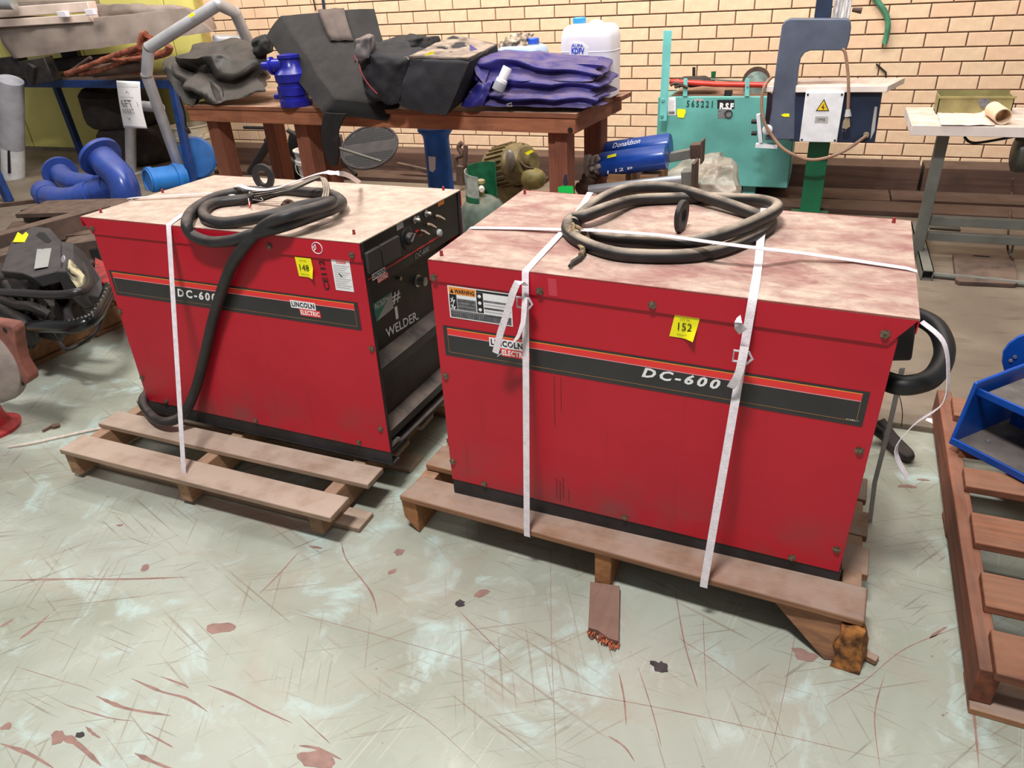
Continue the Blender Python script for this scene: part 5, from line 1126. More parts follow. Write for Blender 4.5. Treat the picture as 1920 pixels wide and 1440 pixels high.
M().lathe([(.075, 0), (.075, .02), (.05, .025)], Q(1418, 158, ty+.12), (0, -1, 0), 24).build('pulley', mat('worn_teal_pulley', (128, 150, 144), .6, 0, .25, 20), t)
M().lathe([(.085, 0), (.085, .015)], Q(1418, 152, ty+.16), (0, -1, 0), 24).build('pulley_rim', RUST, t)
soft([Q(1262, 166, ty+.05), Q(1350, 158, ty+.05), Q(1350, 160, ty+.2), Q(1262, 160, ty+.2), Q(1272, 150, ty+.05), Q(1322, 148, ty+.05), Q(1322, 142, ty+.2), Q(1285, 142, ty+.2)], 'oily_bundle', DARK, t, 10, .3, .02, 14, 4)
for a in ((1257, 160), (1266, 164)): M().tube(spline([Q(a[0], a[1], ty-.01), Q(a[0]+10, a[1]-4, ty-.01), Q(a[0]+24, a[1], ty-.01)], 4), .009, 8).build('hose_end', RUST, t)
M().tube([Q(1337, 152, ty+.25), Q(1338, 134, ty+.25)], [.012, .016], 8).build('green_fitting', GREEND, t)
M().tube([Q(1301, 143, ty+.3), Q(1301, 126, ty+.3)], .010, 8).build('stub_rod', DARK, t)
for z_ in (.045,): M().tube([Q(1320, 148, ty+.2), Q(1400, 153, ty+.2)], .006, 8).build('thin_rod', GREYST, t)
M().box(Q(1357, 178, ty).x, Q(1371, 178, ty).x, ty+.02, ty+.06, z1, z1+.03).build('latch', DARK, t)
def tp(x0_, y0_, x1_, y1_, m_, nm, k=.001): return M().prism([Q(x0_, y1_, ty-k), Q(x1_, y1_, ty-k), Q(x1_, y0_, ty-k), Q(x0_, y0_, ty-k)], V((0, .0008, 0))).build(nm, m_, t, smooth=False)
lb_ = tp(1252, 182, 1267, 216, WHITE, 'white_label', .0015)
for k in range(7): text('lnlmlnl', Q(1254, 190+k*3.0, ty-.002), Q(1265-(k % 3), 190+k*3, ty-.002)-Q(1254, 190+k*3, ty-.002), V((0, 0, .006)), GREYP, lb_)
tp(1253, 209, 1265, 214, GREYP, 'label_band', .003)
M().prism([Q(x, y, ty-.001) for x, y in ((1270, 204), (1285, 205), (1286, 210), (1282, 221), (1271, 220), (1269, 212))], V((0, -.002, 0))).build('yellow_tag', YEL, t)
text('565221', Q(1287, 201, ty-.001), Q(1336, 202, ty-.001)-Q(1287, 201, ty-.001), V((0, 0, .042)), mat('stencil_green_black', (20, 70, 66), .6), t, bold=.03, sp=1.5)
tp(1302, 185, 1319, 191, GRST, 'name_plate'); tp(1345, 187, 1377, 204, INK, 'rating_plate'); tp(1346, 206, 1370, 222, GREYP, 'rating_plate', .0012)
text('R.S.F', Q(1349, 205, ty-.002), Q(1375, 206, ty-.002)-Q(1349, 205, ty-.002), V((0, 0, .04)), WHITE, t, bold=.05)
M().tube([Q(1366, 214, ty-.003)+V((.022*math.cos(a), 0, .022*math.sin(a))) for a in [math.pi*k/8 for k in range(16)]], .003, 6, closed=True).build('dial_print', INK, t)
# ------------------------------------------------------------------ band saw style machine on green pedestal
sy_ = 4.60
def X_(x, y, yy=sy_): return P(x, y, y=yy)
t = thing('bandsaw', V((X_(1530, 300).x, sy_+.15, FZ)), 'slate blue C-frame saw with white electric box on a green square pedestal', 'saw')
ol = [(1466, 48), (1471, 40), (1481, 35), (1588, 35), (1595, 40), (1596, 52), (1593, 74), (1588, 91), (1579, 95), (1520, 95), (1509, 99), (1501, 110), (1497, 130), (1494, 160), (1491, 190), (1490, 262), (1434, 263), (1440, 235), (1450, 165), (1457, 110)]
M().prism([X_(x, y) for x, y in ol], V((0, .08, 0))).build('c_frame', SLATE, t, bevel=.006)
x0, x1, z1, z0 = X_(1492, 172).x, X_(1655, 172).x, X_(1560, 174).z, X_(1560, 267).z
M().hexa([V((x0, sy_+.005, z0)), V((X_(1640, 270).x, sy_+.005, z0)), V((X_(1640, 270).x, sy_+.34, z0)), V((x0, sy_+.34, z0)), V((x0, sy_+.005, z1)), V((x1, sy_+.005, z1)), V((x1, sy_+.34, z1)), V((x0, sy_+.34, z1))]).build('cabinet', NAVYB, t, bevel=.003)
xl = X_(1437, 260).x
M().box(xl, x0, sy_+.085, sy_+.30, z0, z1-.01).build('cabinet', NAVYB, t, bevel=.003)
pf = [X_(1493, 163), X_(1664, 163)]
tz = X_(1580, 172).z; th_ = .032
M().hexa([V((pf[0].x, sy_-.03, tz)), V((pf[1].x, sy_-.03, tz)), V((pf[1].x+.10, sy_+.30, tz)), V((pf[0].x-.02, sy_+.30, tz)), V((pf[0].x, sy_-.03, tz+th_)), V((pf[1].x, sy_-.03, tz+th_)), V((pf[1].x+.10, sy_+.30, tz+th_)), V((pf[0].x-.02, sy_+.30, tz+th_))]).build('work_table', LAM, t, bevel=.003)
M().box(X_(1437, 170).x, X_(1450, 170).x, sy_-.01, sy_+.28, tz, tz+th_).build('work_table', LAM, t, bevel=.003)
e0, e1, ez1, ez0 = X_(1511, 172, sy_-.06).x, X_(1584, 172, sy_-.06).x, X_(1548, 173, sy_-.06).z, X_(1540, 267, sy_-.06).z
eb = M().hexa([V((e0, sy_-.06, ez0)), V((e1, sy_-.06, ez0)), V((e1, sy_+.004, ez0)), V((e0, sy_+.004, ez0)), V((e0, sy_-.06, ez1)), V((e1, sy_-.06, ez1)), V((e1, sy_+.004, ez1)), V((e0, sy_+.004, ez1))]).build('electric_box', GREYW, t, bevel=.004)
for x in (e0+.012, e1-.012):
    for z in (ez0+.012, ez1-.012): M().lathe([(.006, 0), (.005, .003)], V((x, sy_-.06, z)), (0, -1, 0), 8).build('box_screw', INK, eb)
ec = (e0+e1)/2; zz = X_(1543, 208, sy_-.06).z
M().prism([V((ec-.034, sy_-.0605, zz)), V((ec+.034, sy_-.0605, zz)), V((ec, sy_-.0605, zz+.062))], V((0, -.001, 0))).build('hazard_triangle', INK, eb)
M().prism([V((ec-.027, sy_-.062, zz+.004)), V((ec+.027, sy_-.062, zz+.004)), V((ec, sy_-.062, zz+.053))], V((0, -.001, 0))).build('hazard_triangle', mat('hazard_yellow', (240, 200, 30), .5), eb)
M().prism([V((ec+a, sy_-.0632, zz+b)) for a, b in ((.002, .006), (.008, .020), (.001, .020), (.004, .040), (-.008, .017), (-.001, .017))], V((0, -.0006, 0))).build('bolt_symbol', INK, eb)
M().box(ec-.032, ec+.034, sy_-.0615, sy_-.0603, zz-.060, zz-.028).build('type_plate', GRST, eb); text('1M5', V((ec-.018, sy_-.0616, zz-.052)), V((.038, 0, 0)), V((0, 0, .014)), INK, eb)
g0x, g1x = X_(1515, 280, 4.70).x, X_(1555, 280, 4.70).x
M().box(g0x, g1x, 4.70, 4.70+(g1x-g0x), FZ, z0+.01).build('pedestal', GREEN, t, bevel=.003)
M().box(g0x-.05, g1x+.05, 4.65, 4.85, FZ, FZ+.02).build('foot_plate', GREEN, t)
M().prism([X_(x, y, sy_-.002) for x, y in ((1464, 216), (1470, 213), (1480, 213), (1480, 219), (1470, 219))], V((0, .001, 0))).build('yellow_arrow', YEL, t)
M().lathe([(.028, 0), (.028, .006), (.022, .010)], X_(1439, 243, sy_-.002), (0, -1, 0), 20).build('white_knob', GREYW, t)
M().bar(X_(1427, 266, sy_+.03), X_(1422, 214, sy_+.03), .02, .05, (0, 1, 0)).bar(X_(1417, 272, sy_+.03), X_(1458, 274, sy_+.03), .02, .05, (0, 1, 0)).build('pale_bracket', GREYW, t)
for y in (228, 250): M().lathe([(.013, 0), (.012, .03)], X_(1419, y, sy_+.05), (-1, 0, 0), 10).build('black_knob', INK, t)
M().prism([X_(x, y, sy_-.003) for x, y in ((1439, 172), (1448, 176), (1447, 205), (1441, 235), (1434, 230), (1437, 200))], V((0, .004, 0))).build('plastic_film', mat('black_plastic_film', (40, 40, 46), .15), t)
rr = [(1579, 92), (1585, 100), (1590, 140), (1591, 180), (1590, 205)]
M().tube(spline([X_(x, y, sy_-.07) for x, y in rr], 5), .008, 8).build('power_cord', mat('tan_rubber_cord', (150, 116, 96), .6), t)
M().tube([X_(1590, 205, sy_-.07), X_(1590, 218, sy_-.07)], [.011, .018], 10).build('cord_grip', GRST, t)
M().prism([X_(x, y, sy_-.08) for x, y in ((1586, 221), (1593, 222), (1594, 237), (1587, 242), (1579, 240), (1581, 229))], V((0, .03, 0))).build('mains_plug', mat('beige_plug', (150, 136, 110), .5), t)
for x in (1581, 1586): M().bar(X_(x, 239, sy_-.06), X_(x-1, 247, sy_-.06), .008, .003).build('plug_pin', STEEL, t)
M().tube(spline([X_(x, y, yy) for x, y, yy in ((1446, 146, sy_+.02), (1434, 160, sy_-.02), (1428, 190, sy_-.03), (1432, 225, sy_-.04), (1446, 252, sy_-.05), (1470, 280, sy_-.06), (1510, 298, sy_-.06), (1545, 297, sy_-.06), (1585, 282, sy_-.05), (1625, 254, sy_-.01))], 6), .009, 8).build('power_cord', mat('tan_rubber_cord', (150, 116, 96), .6), t)
M().lathe([(.016, 0), (.014, .02)], X_(1624, 253, sy_+.005), (0, -1, 0), 12).build('cord_gland', mat('beige_plug', (150, 136, 110), .5), t)
M().prism([X_(x, y, sy_-.001+.005) for x, y in ((1640, 200), (1645, 200), (1640, 245), (1632, 262), (1634, 240))], V((0, -.001, 0))).build('chalk_smear', GRST, t)
# rear mast
M().hexa([X_(1526, 36, sy_+.09), X_(1558, 36, sy_+.09), X_(1558, 36, sy_+.2), X_(1526, 36, sy_+.2), X_(1536, -40, sy_+.09), X_(1566, -40, sy_+.09), X_(1566, -40, sy_+.2), X_(1536, -40, sy_+.2)]).build('mast', NAVYB, t, bevel=.003)
M().hexa([X_(1560, 36, sy_+.09), X_(1592, 36, sy_+.09), X_(1592, 36, sy_+.2), X_(1560, 36, sy_+.2), X_(1568, -40, sy_+.09), X_(1606, -40, sy_+.09), X_(1606, -40, sy_+.2), X_(1568, -40, sy_+.2)]).build('mast_cover', mat('scuffed_white_cover', (206, 200, 200), .5, 0, .3, 14, stretch=(8, 8, 1)), t, bevel=.003)
M().tube([X_(1598, 18, sy_+.12), X_(1616, 20, sy_+.12)], [.010, .016], 10).build('side_bolt', RUST, t)
# green hose hanging on the wall, thin conduits, crack wire
tag(M().tube(spline([P(x, y, y=D-.03) for x, y in ((1634, -12), (1648, 6), (1660, 24), (1665, 44), (1662, 68), (1658, 82))], 6), .017, 10).build('green_hose', mat('faded_green_hose', (70, 130, 100), .6, 0, .15, 20)), 'faded green hose end hanging down the brick wall beside the saw', 'hose')
tag(M().tube([P(608, 20, y=D-.01), P(604, -14, y=D-.01)], .012, 8).build('conduit', NAVYB), 'dark thin conduit on the brick wall above the black case', 'pipe')
tag(M().tube(spline([P(592, 20, y=D-.02), P(588, 0, y=D-.02), P(584, -14, y=D-.02)], 4), .006, 8).build('wall_wire', DARK), 'thin wire beside the conduit on the brick wall above the black case', 'wire')
tag(M().tube([P(1643, 120, y=D-.015), P(1661, 136, y=D-.015), P(1661, 150, y=D-.015)], .006, 8).build('bent_wire', DARK), 'bent wire on the brick wall just above the saw table', 'wire')
# ------------------------------------------------------------------ white topped table at the right
wy = 3.95
def T_(x, y, yy): return P(x, y, y=yy)
fz = T_(1708, 235, wy).z; fb = T_(1708, 254, wy).z; fx_ = T_(1708, 245, wy).x
bk_ = P(1698, 201, z=fz)
t = thing('white_table', V((.9, 4.3, FZ)), 'white-edged work table on grey-green steel legs at the right edge', 'table')
M().hexa([V((fx_, wy, fb)), V((1.55, wy-.03, fb)), V((1.58, bk_.y, fb)), V((bk_.x, bk_.y, fb)), V((fx_, wy, fz)), V((1.55, wy-.03, fz)), V((1.58, bk_.y, fz)), V((bk_.x, bk_.y, fz))]).build('table_top', LAM, t, bevel=.002)
M().box(fx_+.004, 1.54, wy-.032, wy-.012, fb+.002, fz-.002).build('white_edge', GREYW, t) if False else None
text('ABCDEFGHIJKLMNOPQRSTUVWXYZ', V((fx_+.22, wy-.006-.008, fb+.022)), V((.42, -.008, 0)), V((0, 0, .014)), mat('faint_grey_print', (190, 176, 172), .6), t) if False else None
lx0 = T_(1768, 258, wy+.15).x; yl = wy+.15
M().hexa([V((T_(1717, 470, yl).x-.02, yl-.02, FZ+.04)), V((T_(1717, 470, yl).x+.03, yl-.02, FZ+.04)), V((T_(1717, 470, yl).x+.03, yl+.03, FZ+.04)), V((T_(1717, 470, yl).x-.02, yl+.03, FZ+.04)), V((lx0-.025, yl-.02, fb)), V((lx0+.025, yl-.02, fb)), V((lx0+.025, yl+.03, fb)), V((lx0-.025, yl+.03, fb))]).build('leg', GREYST, t, bevel=.002)
M().box(lx0-.025, lx0+.025, bk_.y-.15, bk_.y-.10, FZ+.04, fb).build('leg', GREYST, t, bevel=.002) if False else None
M().box(1.42, 1.47, yl-.02, yl+.03, FZ+.04, fb).build('leg', GREYST, t, bevel=.002)
fxc = P(1735, 520, z=FZ).x
fy0 = P(1735, 526, z=FZ).y
M().tube([V((fxc, fy0, FZ+.025)), V((fxc-.02, fy0+.85, FZ+.025))], .001, 4) if False else None
fm = M(); o = .025; w_ = .004
for a in ((-o, -o+w_, 0, .05), (o-w_, o, 0, .05), (-o, o, 0, w_), (-o, o, .05-w_, .05)): fm.box(fxc+a[0], fxc+a[1], fy0, fy0+.8, FZ+a[2], FZ+a[3])
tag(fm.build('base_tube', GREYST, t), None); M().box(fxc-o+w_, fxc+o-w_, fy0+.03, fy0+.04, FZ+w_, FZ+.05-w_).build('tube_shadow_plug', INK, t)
for (ax_, ay_), (bx2, by2), hh_ in (((1742, 412), (1925, 422), .045), ((1738, 441), (1925, 453), .04)):
    a = P(ax_, ay_, y=yl+.03); b = P(bx2, by2, y=yl+.03); b.z = a.z
    M().bar(a, b+V((.4, 0, 0)), .04, hh_).build('cross_rail', GREYST, t, bevel=.002)
M().bar(P(1742, 426, y=yl+.1), P(1800, 430, y=yl+.1), .05, .01).build('cross_plate', GREYST, t)
# things on that table
bx0_, bx1_ = P(1755, 214, z=fz).x, P(1893, 213, z=fz).x; byy = P(1755, 214, z=fz).y
hz = P(1755, 182, y=byy).z
t = thing('steel_box', V(((bx0_+bx1_)/2, byy+.1, fz)), 'khaki open-topped steel box at the back of the white table', 'box')
for q in ((bx0_, bx1_, byy, byy+.004, fz+.001, hz), (bx0_, bx1_, byy+.14, byy+.144, fz+.001, hz+.012), (bx0_, bx0_+.004, byy, byy+.144, fz+.001, hz), (bx1_-.004, bx1_, byy, byy+.144, fz+.001, hz), (bx0_, bx1_, byy, byy+.144, fz+.001, fz+.005)): M().box(*q).build('box_panel', BRASS, t)
M().box(bx0_-.006, bx1_+.006, byy-.005, byy+.002, hz-.006, hz+.004).build('rim', BRASS, t)
M().prism([P(x, y, y=byy-.004) for x, y in ((1834, 182), (1856, 182), (1855, 196), (1850, 203), (1841, 203), (1836, 196))], V((0, .003, 0))).build('grey_latch', GREYP, t)
m = M(); N = 8; q = [P(1764, 235, z=fz+.003), P(1866, 236, z=fz+.003), P(1846, 210, z=fz+.003), P(1755, 208, z=fz+.003)]
m.v = [lerp(lerp(q[0], q[1], i/N), lerp(q[3], q[2], i/N), j/N)+V((0, 0, .003+.006*noise.noise(V((i*.6, j*.6, 2)))+(.02 if i == N and j > 6 else 0))) for i in range(N+1) for j in range(N+1)]
m.f = [(i*(N+1)+j, (i+1)*(N+1)+j, (i+1)*(N+1)+j+1, i*(N+1)+j+1) for i in range(N) for j in range(N)]; m.mi = [0]*len(m.f)
pp = m.build('paper_sheet', PAPER); pp.modifiers.new('s', 'SOLIDIFY').thickness = .001; tag(pp, 'curled dusty sheet of paper lying on the white table', 'paper')
a = P(1879, 228, y=wy+.03); a.z = fz+.036; b = a+V((-.012, .20, 0))
tag(M().tube([a, b], .034, 20, inner=.030).build('paper_roll', CARD), 'cream cardboard roll lying end-on on the white table', 'roll')
# motor hung under the table
t = thing('bench_motor', P(1900, 290, y=wy+.2), 'dark grey-green motor hung beneath the white table top', 'motor')
mc = P(1930, 286, y=wy+.12); M().lathe([(.06, -.155), (.085, -.145), (.09, -.13), (.09, .15), (.07, .17)], mc+V((.09, 0, 0)), (1, 0, 0), 26).build('motor_body', mat('grey_green_motor', (72, 74, 66), .45, 0, .15, 10), t)
M().box(mc.x-.02, mc.x+.22, mc.y-.06, mc.y+.06, mc.z+.06, fb-.002).build('mount', DARK, t, bevel=.003)
M().tube([V((mc.x-.02, mc.y-.02, mc.z+.06)), V((mc.x-.07, mc.y-.02, mc.z+.075))], [.03, .016], 10).build('cable_gland', DARK, t)
M().tube(spline([V((mc.x-.07, mc.y-.02, mc.z+.075)), P(1840, 267, y=mc.y), P(1818, 266, y=mc.y), P(1808, 256, y=mc.y+.01)], 5), .006, 8).build('cord', INK, t)
M().box(mc.x+.03, mc.x+.12, mc.y-.092, mc.y-.088, mc.z-.02, mc.z+.02).build('data_plate', GRST, t)
# flat brown pedal plate on the floor under the table
q = [P(1793, 535, z=FZ), P(1909, 541, z=FZ), P(1899, 488, z=FZ), P(1785, 483, z=FZ)]
t = thing('pedal_plate', (q[0]+q[2])/2, 'flat brown sheet-metal foot plate on the concrete under the white table', 'plate')
M().prism([q[0]+V((.01, 0, 0)), q[1]-V((.02, 0, 0)), q[1]+V((0, .02, 0)), q[2], q[3], q[0]+V((-.004, .02, 0))], V((0, 0, .022))).build('plate', BEAMC, t, bevel=.004)
M().box(q[3].x+.09, q[3].x+.16, q[3].y-.02, q[3].y-.012, FZ+.0225, FZ+.026).build('slot', INK, t)
M().tube([q[2]+V((-.02, -.02, .03)), q[2]+V((-.02, -.01, .10))], .006, 8).build('lever', GREYST, t)
tag(M().tube([P(1740, 514, z=FZ+.016), P(1925, 532, z=FZ+.016)], .014, 8).build('floor_rod', GREYST), 'brown steel rod on the floor running behind the foot plate', 'rod')
tag(M().tube(spline([P(1899, 335, y=5.37), P(1896, 380, y=5.30), P(1891, 430, y=4.3), P(1890, 470, y=4.25), P(1900, 485, y=4.1)], 5), .005, 8).build('hanging_wire', RUST), 'rusty thin wire hanging down in front of the timber at right', 'wire')
# ------------------------------------------------------------------ left side: blue rack and what lies on it
RZ = .83
r0 = P(322, 150, z=RZ); r1 = P(-40, 149, z=RZ)
t = thing('steel_rack', V((-6.0, 5.0, FZ)), 'navy blue angle-steel rack in front of the yellow door, loaded with tarpaulin and pipes', 'rack')
dv = (r1-r0).normalized(); bv = V((-dv.y, dv.x, 0)); bv = bv if bv.y > 0 else -bv
def RK(a, b, z): return r0+dv*a+bv*b+V((0, 0, z-RZ))
LN = (r1-r0).length
def rb_(a0, a1, b0, b1, z0, z1, m_, nm, **k): return M().hexa([RK(a0, b0, z0), RK(a1, b0, z0), RK(a1, b1, z0), RK(a0, b1, z0), RK(a0, b0, z1), RK(a1, b0, z1), RK(a1, b1, z1), RK(a0, b1, z1)]).build(nm, m_, t, **k)
rb_(-.02, LN+.3, -.025, .02, RZ-.062, RZ, NAVY, 'front_rail', bevel=.003); rb_(-.02, LN+.3, .58, .62, RZ-.062, RZ, NAVY, 'rear_rail', bevel=.003)
rb_(-.02, .03, .02, .58, RZ-.06, RZ, NAVY, 'end_rail'); rb_(-.02, LN+.3, -.01, .6, RZ+.001, RZ+.02, mat('dusty_rack_deck', (120, 96, 84), .8, 0, .2, 6), 'deck')
ft = P(362, 345, z=FZ)
M().bar(V((ft.x, ft.y, FZ)), RK(0, .0, RZ-.03), .055, .055, (0, 1, 0)).build('leg', NAVY, t, bevel=.003)
M().bar(V((-7.1, 5.58, FZ)), V((-7.13, 5.56, RZ-.03)), .055, .055, (0, 1, 0)).build('leg', NAVY, t, bevel=.003)
t = thing('steel_trestle', V((-6.1, 4.0, FZ)), 'navy blue steel leg standing on the floor at the extreme left', 'trestle')
M().bar(V((-6.08, 3.99, FZ)), V((-6.22, 4.02, RZ-.05)), .055, .055, (0, 1, 0)).build('leg', NAVY, t, bevel=.003); M().bar(V((-6.16, 4.02, RZ-.03)), V((-8.2, 4.12, RZ-.03)), .055, .06).build('rail', NAVY, t, bevel=.003); M().bar(V((-8.1, 4.1, FZ)), V((-8.1, 4.1, RZ-.06)), .055, .055, (0, 1, 0)).build('leg', NAVY, t)
def G(x, y, yy): return P(x, y, y=yy)
# tarpaulin roll
t = thing('tarpaulin_roll', RK(1.2, .3, RZ+.02), 'long dusty taupe tarpaulin roll lying across the top of the blue rack', 'tarpaulin')
soft([G(22, 112, 4.80), G(402, 60, 4.88), G(412, 52, 5.5), G(60, 80, 5.5), G(-10, 54, 4.84), G(350, 14, 4.92), G(400, 28, 5.5), G(-8, 30, 5.5)], 'main_roll', TARP, t, 30, .06, .03, 3, 3)
soft([G(170, 40, 5.0), G(350, 20, 4.9), G(410, 45, 5.5), G(190, 30, 5.5), G(170, 8, 5.0), G(330, 7, 4.95), G(400, 30, 5.5), G(190, 5, 5.5)], 'upper_fold', TARP, t, 20, .2, .05, 4, 7)
soft([G(-30, 30, 5.1), G(180, 24, 5.1), G(190, 16, 5.6), G(-30, 20, 5.6), G(-30, 4, 5.1), G(175, 0, 5.1), G(185, -4, 5.6), G(-30, -4, 5.6)], 'upper_fold', TARP, t, 20, .15, .04, 4, 17)
t = thing('ivory_bars', G(90, 30, 4.65), 'pair of ivory plastic bars with end clips lying on the tarpaulin roll', 'bar')
for (x0_, y0_, x1_, y1_), h_ in (((-30, 26, 174, 12), .075), ((-20, 45, 178, 33), .06)): M().bar(G(x0_, y0_, 4.84), G(x1_, y1_, 4.90), .09, h_).build('bar', IVORY, t, bevel=.006)
for x, y in ((118, 27), (170, 23)): M().bar(G(x-7, y, 4.81), G(x+9, y-1, 4.81), .04, .045).build('clip', POLYW, t, bevel=.004)
tag(M().tube([G(-20, 5, 4.7), G(26, 7, 4.75)], [.05, .045], 14).build('grey_tube', CHROME), 'grey tube end lying on top of the tarpaulin at the extreme top left', 'tube')
# support packers under the tarp
t = thing('black_box_sections', RK(1.4, .3, RZ+.02), 'black steel sections on the rack under the tarpaulin roll', 'steel part')
for q in (((52, 137, 4.70), (100, 128, 4.8), .16, .19), ((100, 122, 5.0), (215, 112, 5.1), .20, .10), ((-20, 130, 4.8), (48, 122, 4.9), .12, .16), ((118, 101, 5.2), (148, 99, 5.2), .05, .08)): M().bar(G(*q[0]), G(*q[1]), q[2], q[3]).build('section', DARK, t, bevel=.006)
M().bar(G(60, 122, 4.66), G(60, 152, 4.66), .07, .04, (0, 1, 0)).build('section', DARK, t, bevel=.004)
# copper pipes
t = thing('copper_pipe_bundle', RK(.6, .2, RZ+.02), 'bundle of bent copper pipes heaped on the right end of the blue rack', 'pipes')
for i, (pts, r_) in enumerate([([(124, 139), (170, 122), (215, 104), (262, 88)], .022), ([(150, 138), (200, 128), (262, 98)], .020), ([(175, 136), (250, 126), (270, 120)], .040), ([(128, 140), (180, 128), (240, 120)], .024), ([(190, 112), (230, 100), (268, 92)], .020),
        ([(205, 106), (225, 112), (268, 108)], .018), ([(262, 92), (264, 78), (268, 66), (274, 64)], .026), ([(268, 88), (276, 76), (284, 70)], .022), ([(215, 135), (262, 128)], .026), ([(248, 118), (262, 110), (268, 124)], .045), ([(130, 136), (170, 108)], .014), ([(282, 106), (312, 98), (318, 86)], .03), ([(232, 126), (245, 110), (268, 100)], .022), ([(180, 138), (230, 134), (268, 136)], .02)]):
    yy = 4.72+.03*(i % 5); M().tube(spline([G(x, y, yy) for x, y in pts], 4), r_, 10).build('copper_pipe', COPPER if i not in (2, 3, 10) else RUST, t)
# silver handrail
t = thing('handrail_frame', P(345, 335, z=FZ), 'dusty silver bent-tube handrail with base plates standing before the blue rack', 'handrail')
hr = .043
pth = [P(344, 336, z=FZ+.01), G(275, 141, 4.60), G(279, 90, 4.60), G(409, 8, 4.72), G(441, 24, 4.86), G(466, 80, 5.0), G(470, 130, 5.05)]
fp0 = pth[0]
M().tube(pth[:3], hr, 18).build('front_leg_tube', SILVER, t); M().tube(pth[2:4], hr, 18).build('top_rail_tube', SILVER, t); M().tube(pth[3:], hr, 18).build('rear_leg_tube', SILVER, t)
for k in (1, 2, 3, 4): M().sphere(pth[k], hr*1.02, seg=16).build('elbow_joint', SILVER, t)
for k in (1, 2): M().lathe([(hr*1.06, -.006), (hr*1.06, .006)], pth[k], (pth[k+1]-pth[k-1]), 20).build('weld_bead', STEEL, t)
M().tube([G(404, 76, 4.95), G(464, 78, 5.0)], hr, 14).build('cross_tube', SILVER, t)
r_f = P(246, 326, z=FZ); M().tube([G(300, 202, 4.70), G(262, 198, 4.85)], hr*.95, 14).build('cross_tube', SILVER, t)
M().tube([r_f, G(244, 205, r_f.y), G(262, 198, 4.85)], hr*1.05, 14).build('rear_leg_tube', SILVER, t)
for c in (fp0, r_f): M().box(c.x-.11, c.x+.11, c.y-.09, c.y+.09, FZ, FZ+.014).build('base_plate', SILVER, t, bevel=.002)
M().prism([G(x, y, 4.60) for x, y in ((353, 32), (355, 27), (361, 24), (365, 28), (359, 32))], V((0, .004, 0))).build('yellow_sticker', YEL, t)
# sign
sg = [G(218, 151, 4.56), G(262, 153, 4.56), G(266, 200, 4.55), G(276, 241, 4.57), G(232, 240, 4.53), G(223, 190, 4.54)]
t = thing('distance_sign', (sg[0]+sg[3])/2, 'white paper notice reading 6FT APART hung on the silver handrail', 'sign')
m = M(); Ls = spline([sg[0], sg[5], sg[4]], 6); Rs = spline([sg[1], sg[2], sg[3]], 6); n_ = len(Ls); m.v = Ls+Rs; m.f = [(i, i+1, n_+i+1, n_+i) for i in range(n_-1)]; m.mi = [0]*len(m.f)
sh_ = m.build('paper_sheet', WHITE, t); sh_.modifiers.new('s', 'SOLIDIFY').thickness = .0015
def stx(s, x0_, y0_, x1_, h_, yy=4.515, **k): a = G(x0_, y0_, yy); b = G(x1_, y0_+1, yy); text(s, a, b-a, V((-.03*h_*6, 0, h_)), GREYP, t, **k)
stx('6FT', 230, 201, 251, .058, bold=.03); stx('APART', 231, 213, 254, .038, bold=.02); stx('PLEASE STAND', 226, 184, 251, .012); stx('SOCIAL DISTANCING', 221, 164, 259, .010, 4.53); stx('^', 236, 175, 243, .018); stx('v', 240, 225, 247, .022); stx(')', 258, 200, 261, .04)
# tyres stacked behind the rack
def tyre(c, R_, w_, ax, label):
    o = M(); prof = [(R_*.58, -w_*.40), (R_*.66, -w_*.5), (R_*.88, -w_*.5), (R_*.97, -w_*.40), (R_, -w_*.25), (R_, w_*.25), (R_*.97, w_*.40), (R_*.88, w_*.5), (R_*.66, w_*.5), (R_*.58, w_*.40), (R_*.58, -w_*.40)]
    o.lathe(prof, c, ax, 40); o.f = o.f[:-2]; o.mi = o.mi[:-2]
    tt = thing('tyre', c, label, 'tyre'); o.build('carcass', TYRE, tt)
    for k in (-.22, -.08, .08, .22): 
        q = M(); q.lathe([(R_*.985, k*w_-.006), (R_*1.006, k*w_-.004), (R_*1.006, k*w_+.045), (R_*.985, k*w_+.047)], c, ax, 40); q.f = q.f[:-2]; q.mi = q.mi[:-2]; q.build('tread_rib', TYRE, tt)
    return tt
ctop = P(232, 232, y=5.35)
c_a = V((ctop.x+.02, 5.42, 0)); z_hi = P(230, 196, y=5.05).z; 
hh_ = .33
c1 = V((P(232, 235, y=5.45).x, 5.48, FZ+hh_*1.5+.01)); c2 = V((P(262, 285, y=5.45).x, 5.46, FZ+hh_*.5+.002))
tyre(c1, .335, hh_, (0.05, 0, 1), 'upper dusty black tyre of the stack behind the silver handrail'); tyre(c2, .335, hh_, (0, 0, 1), 'lower dusty black tyre of the stack behind the silver handrail')
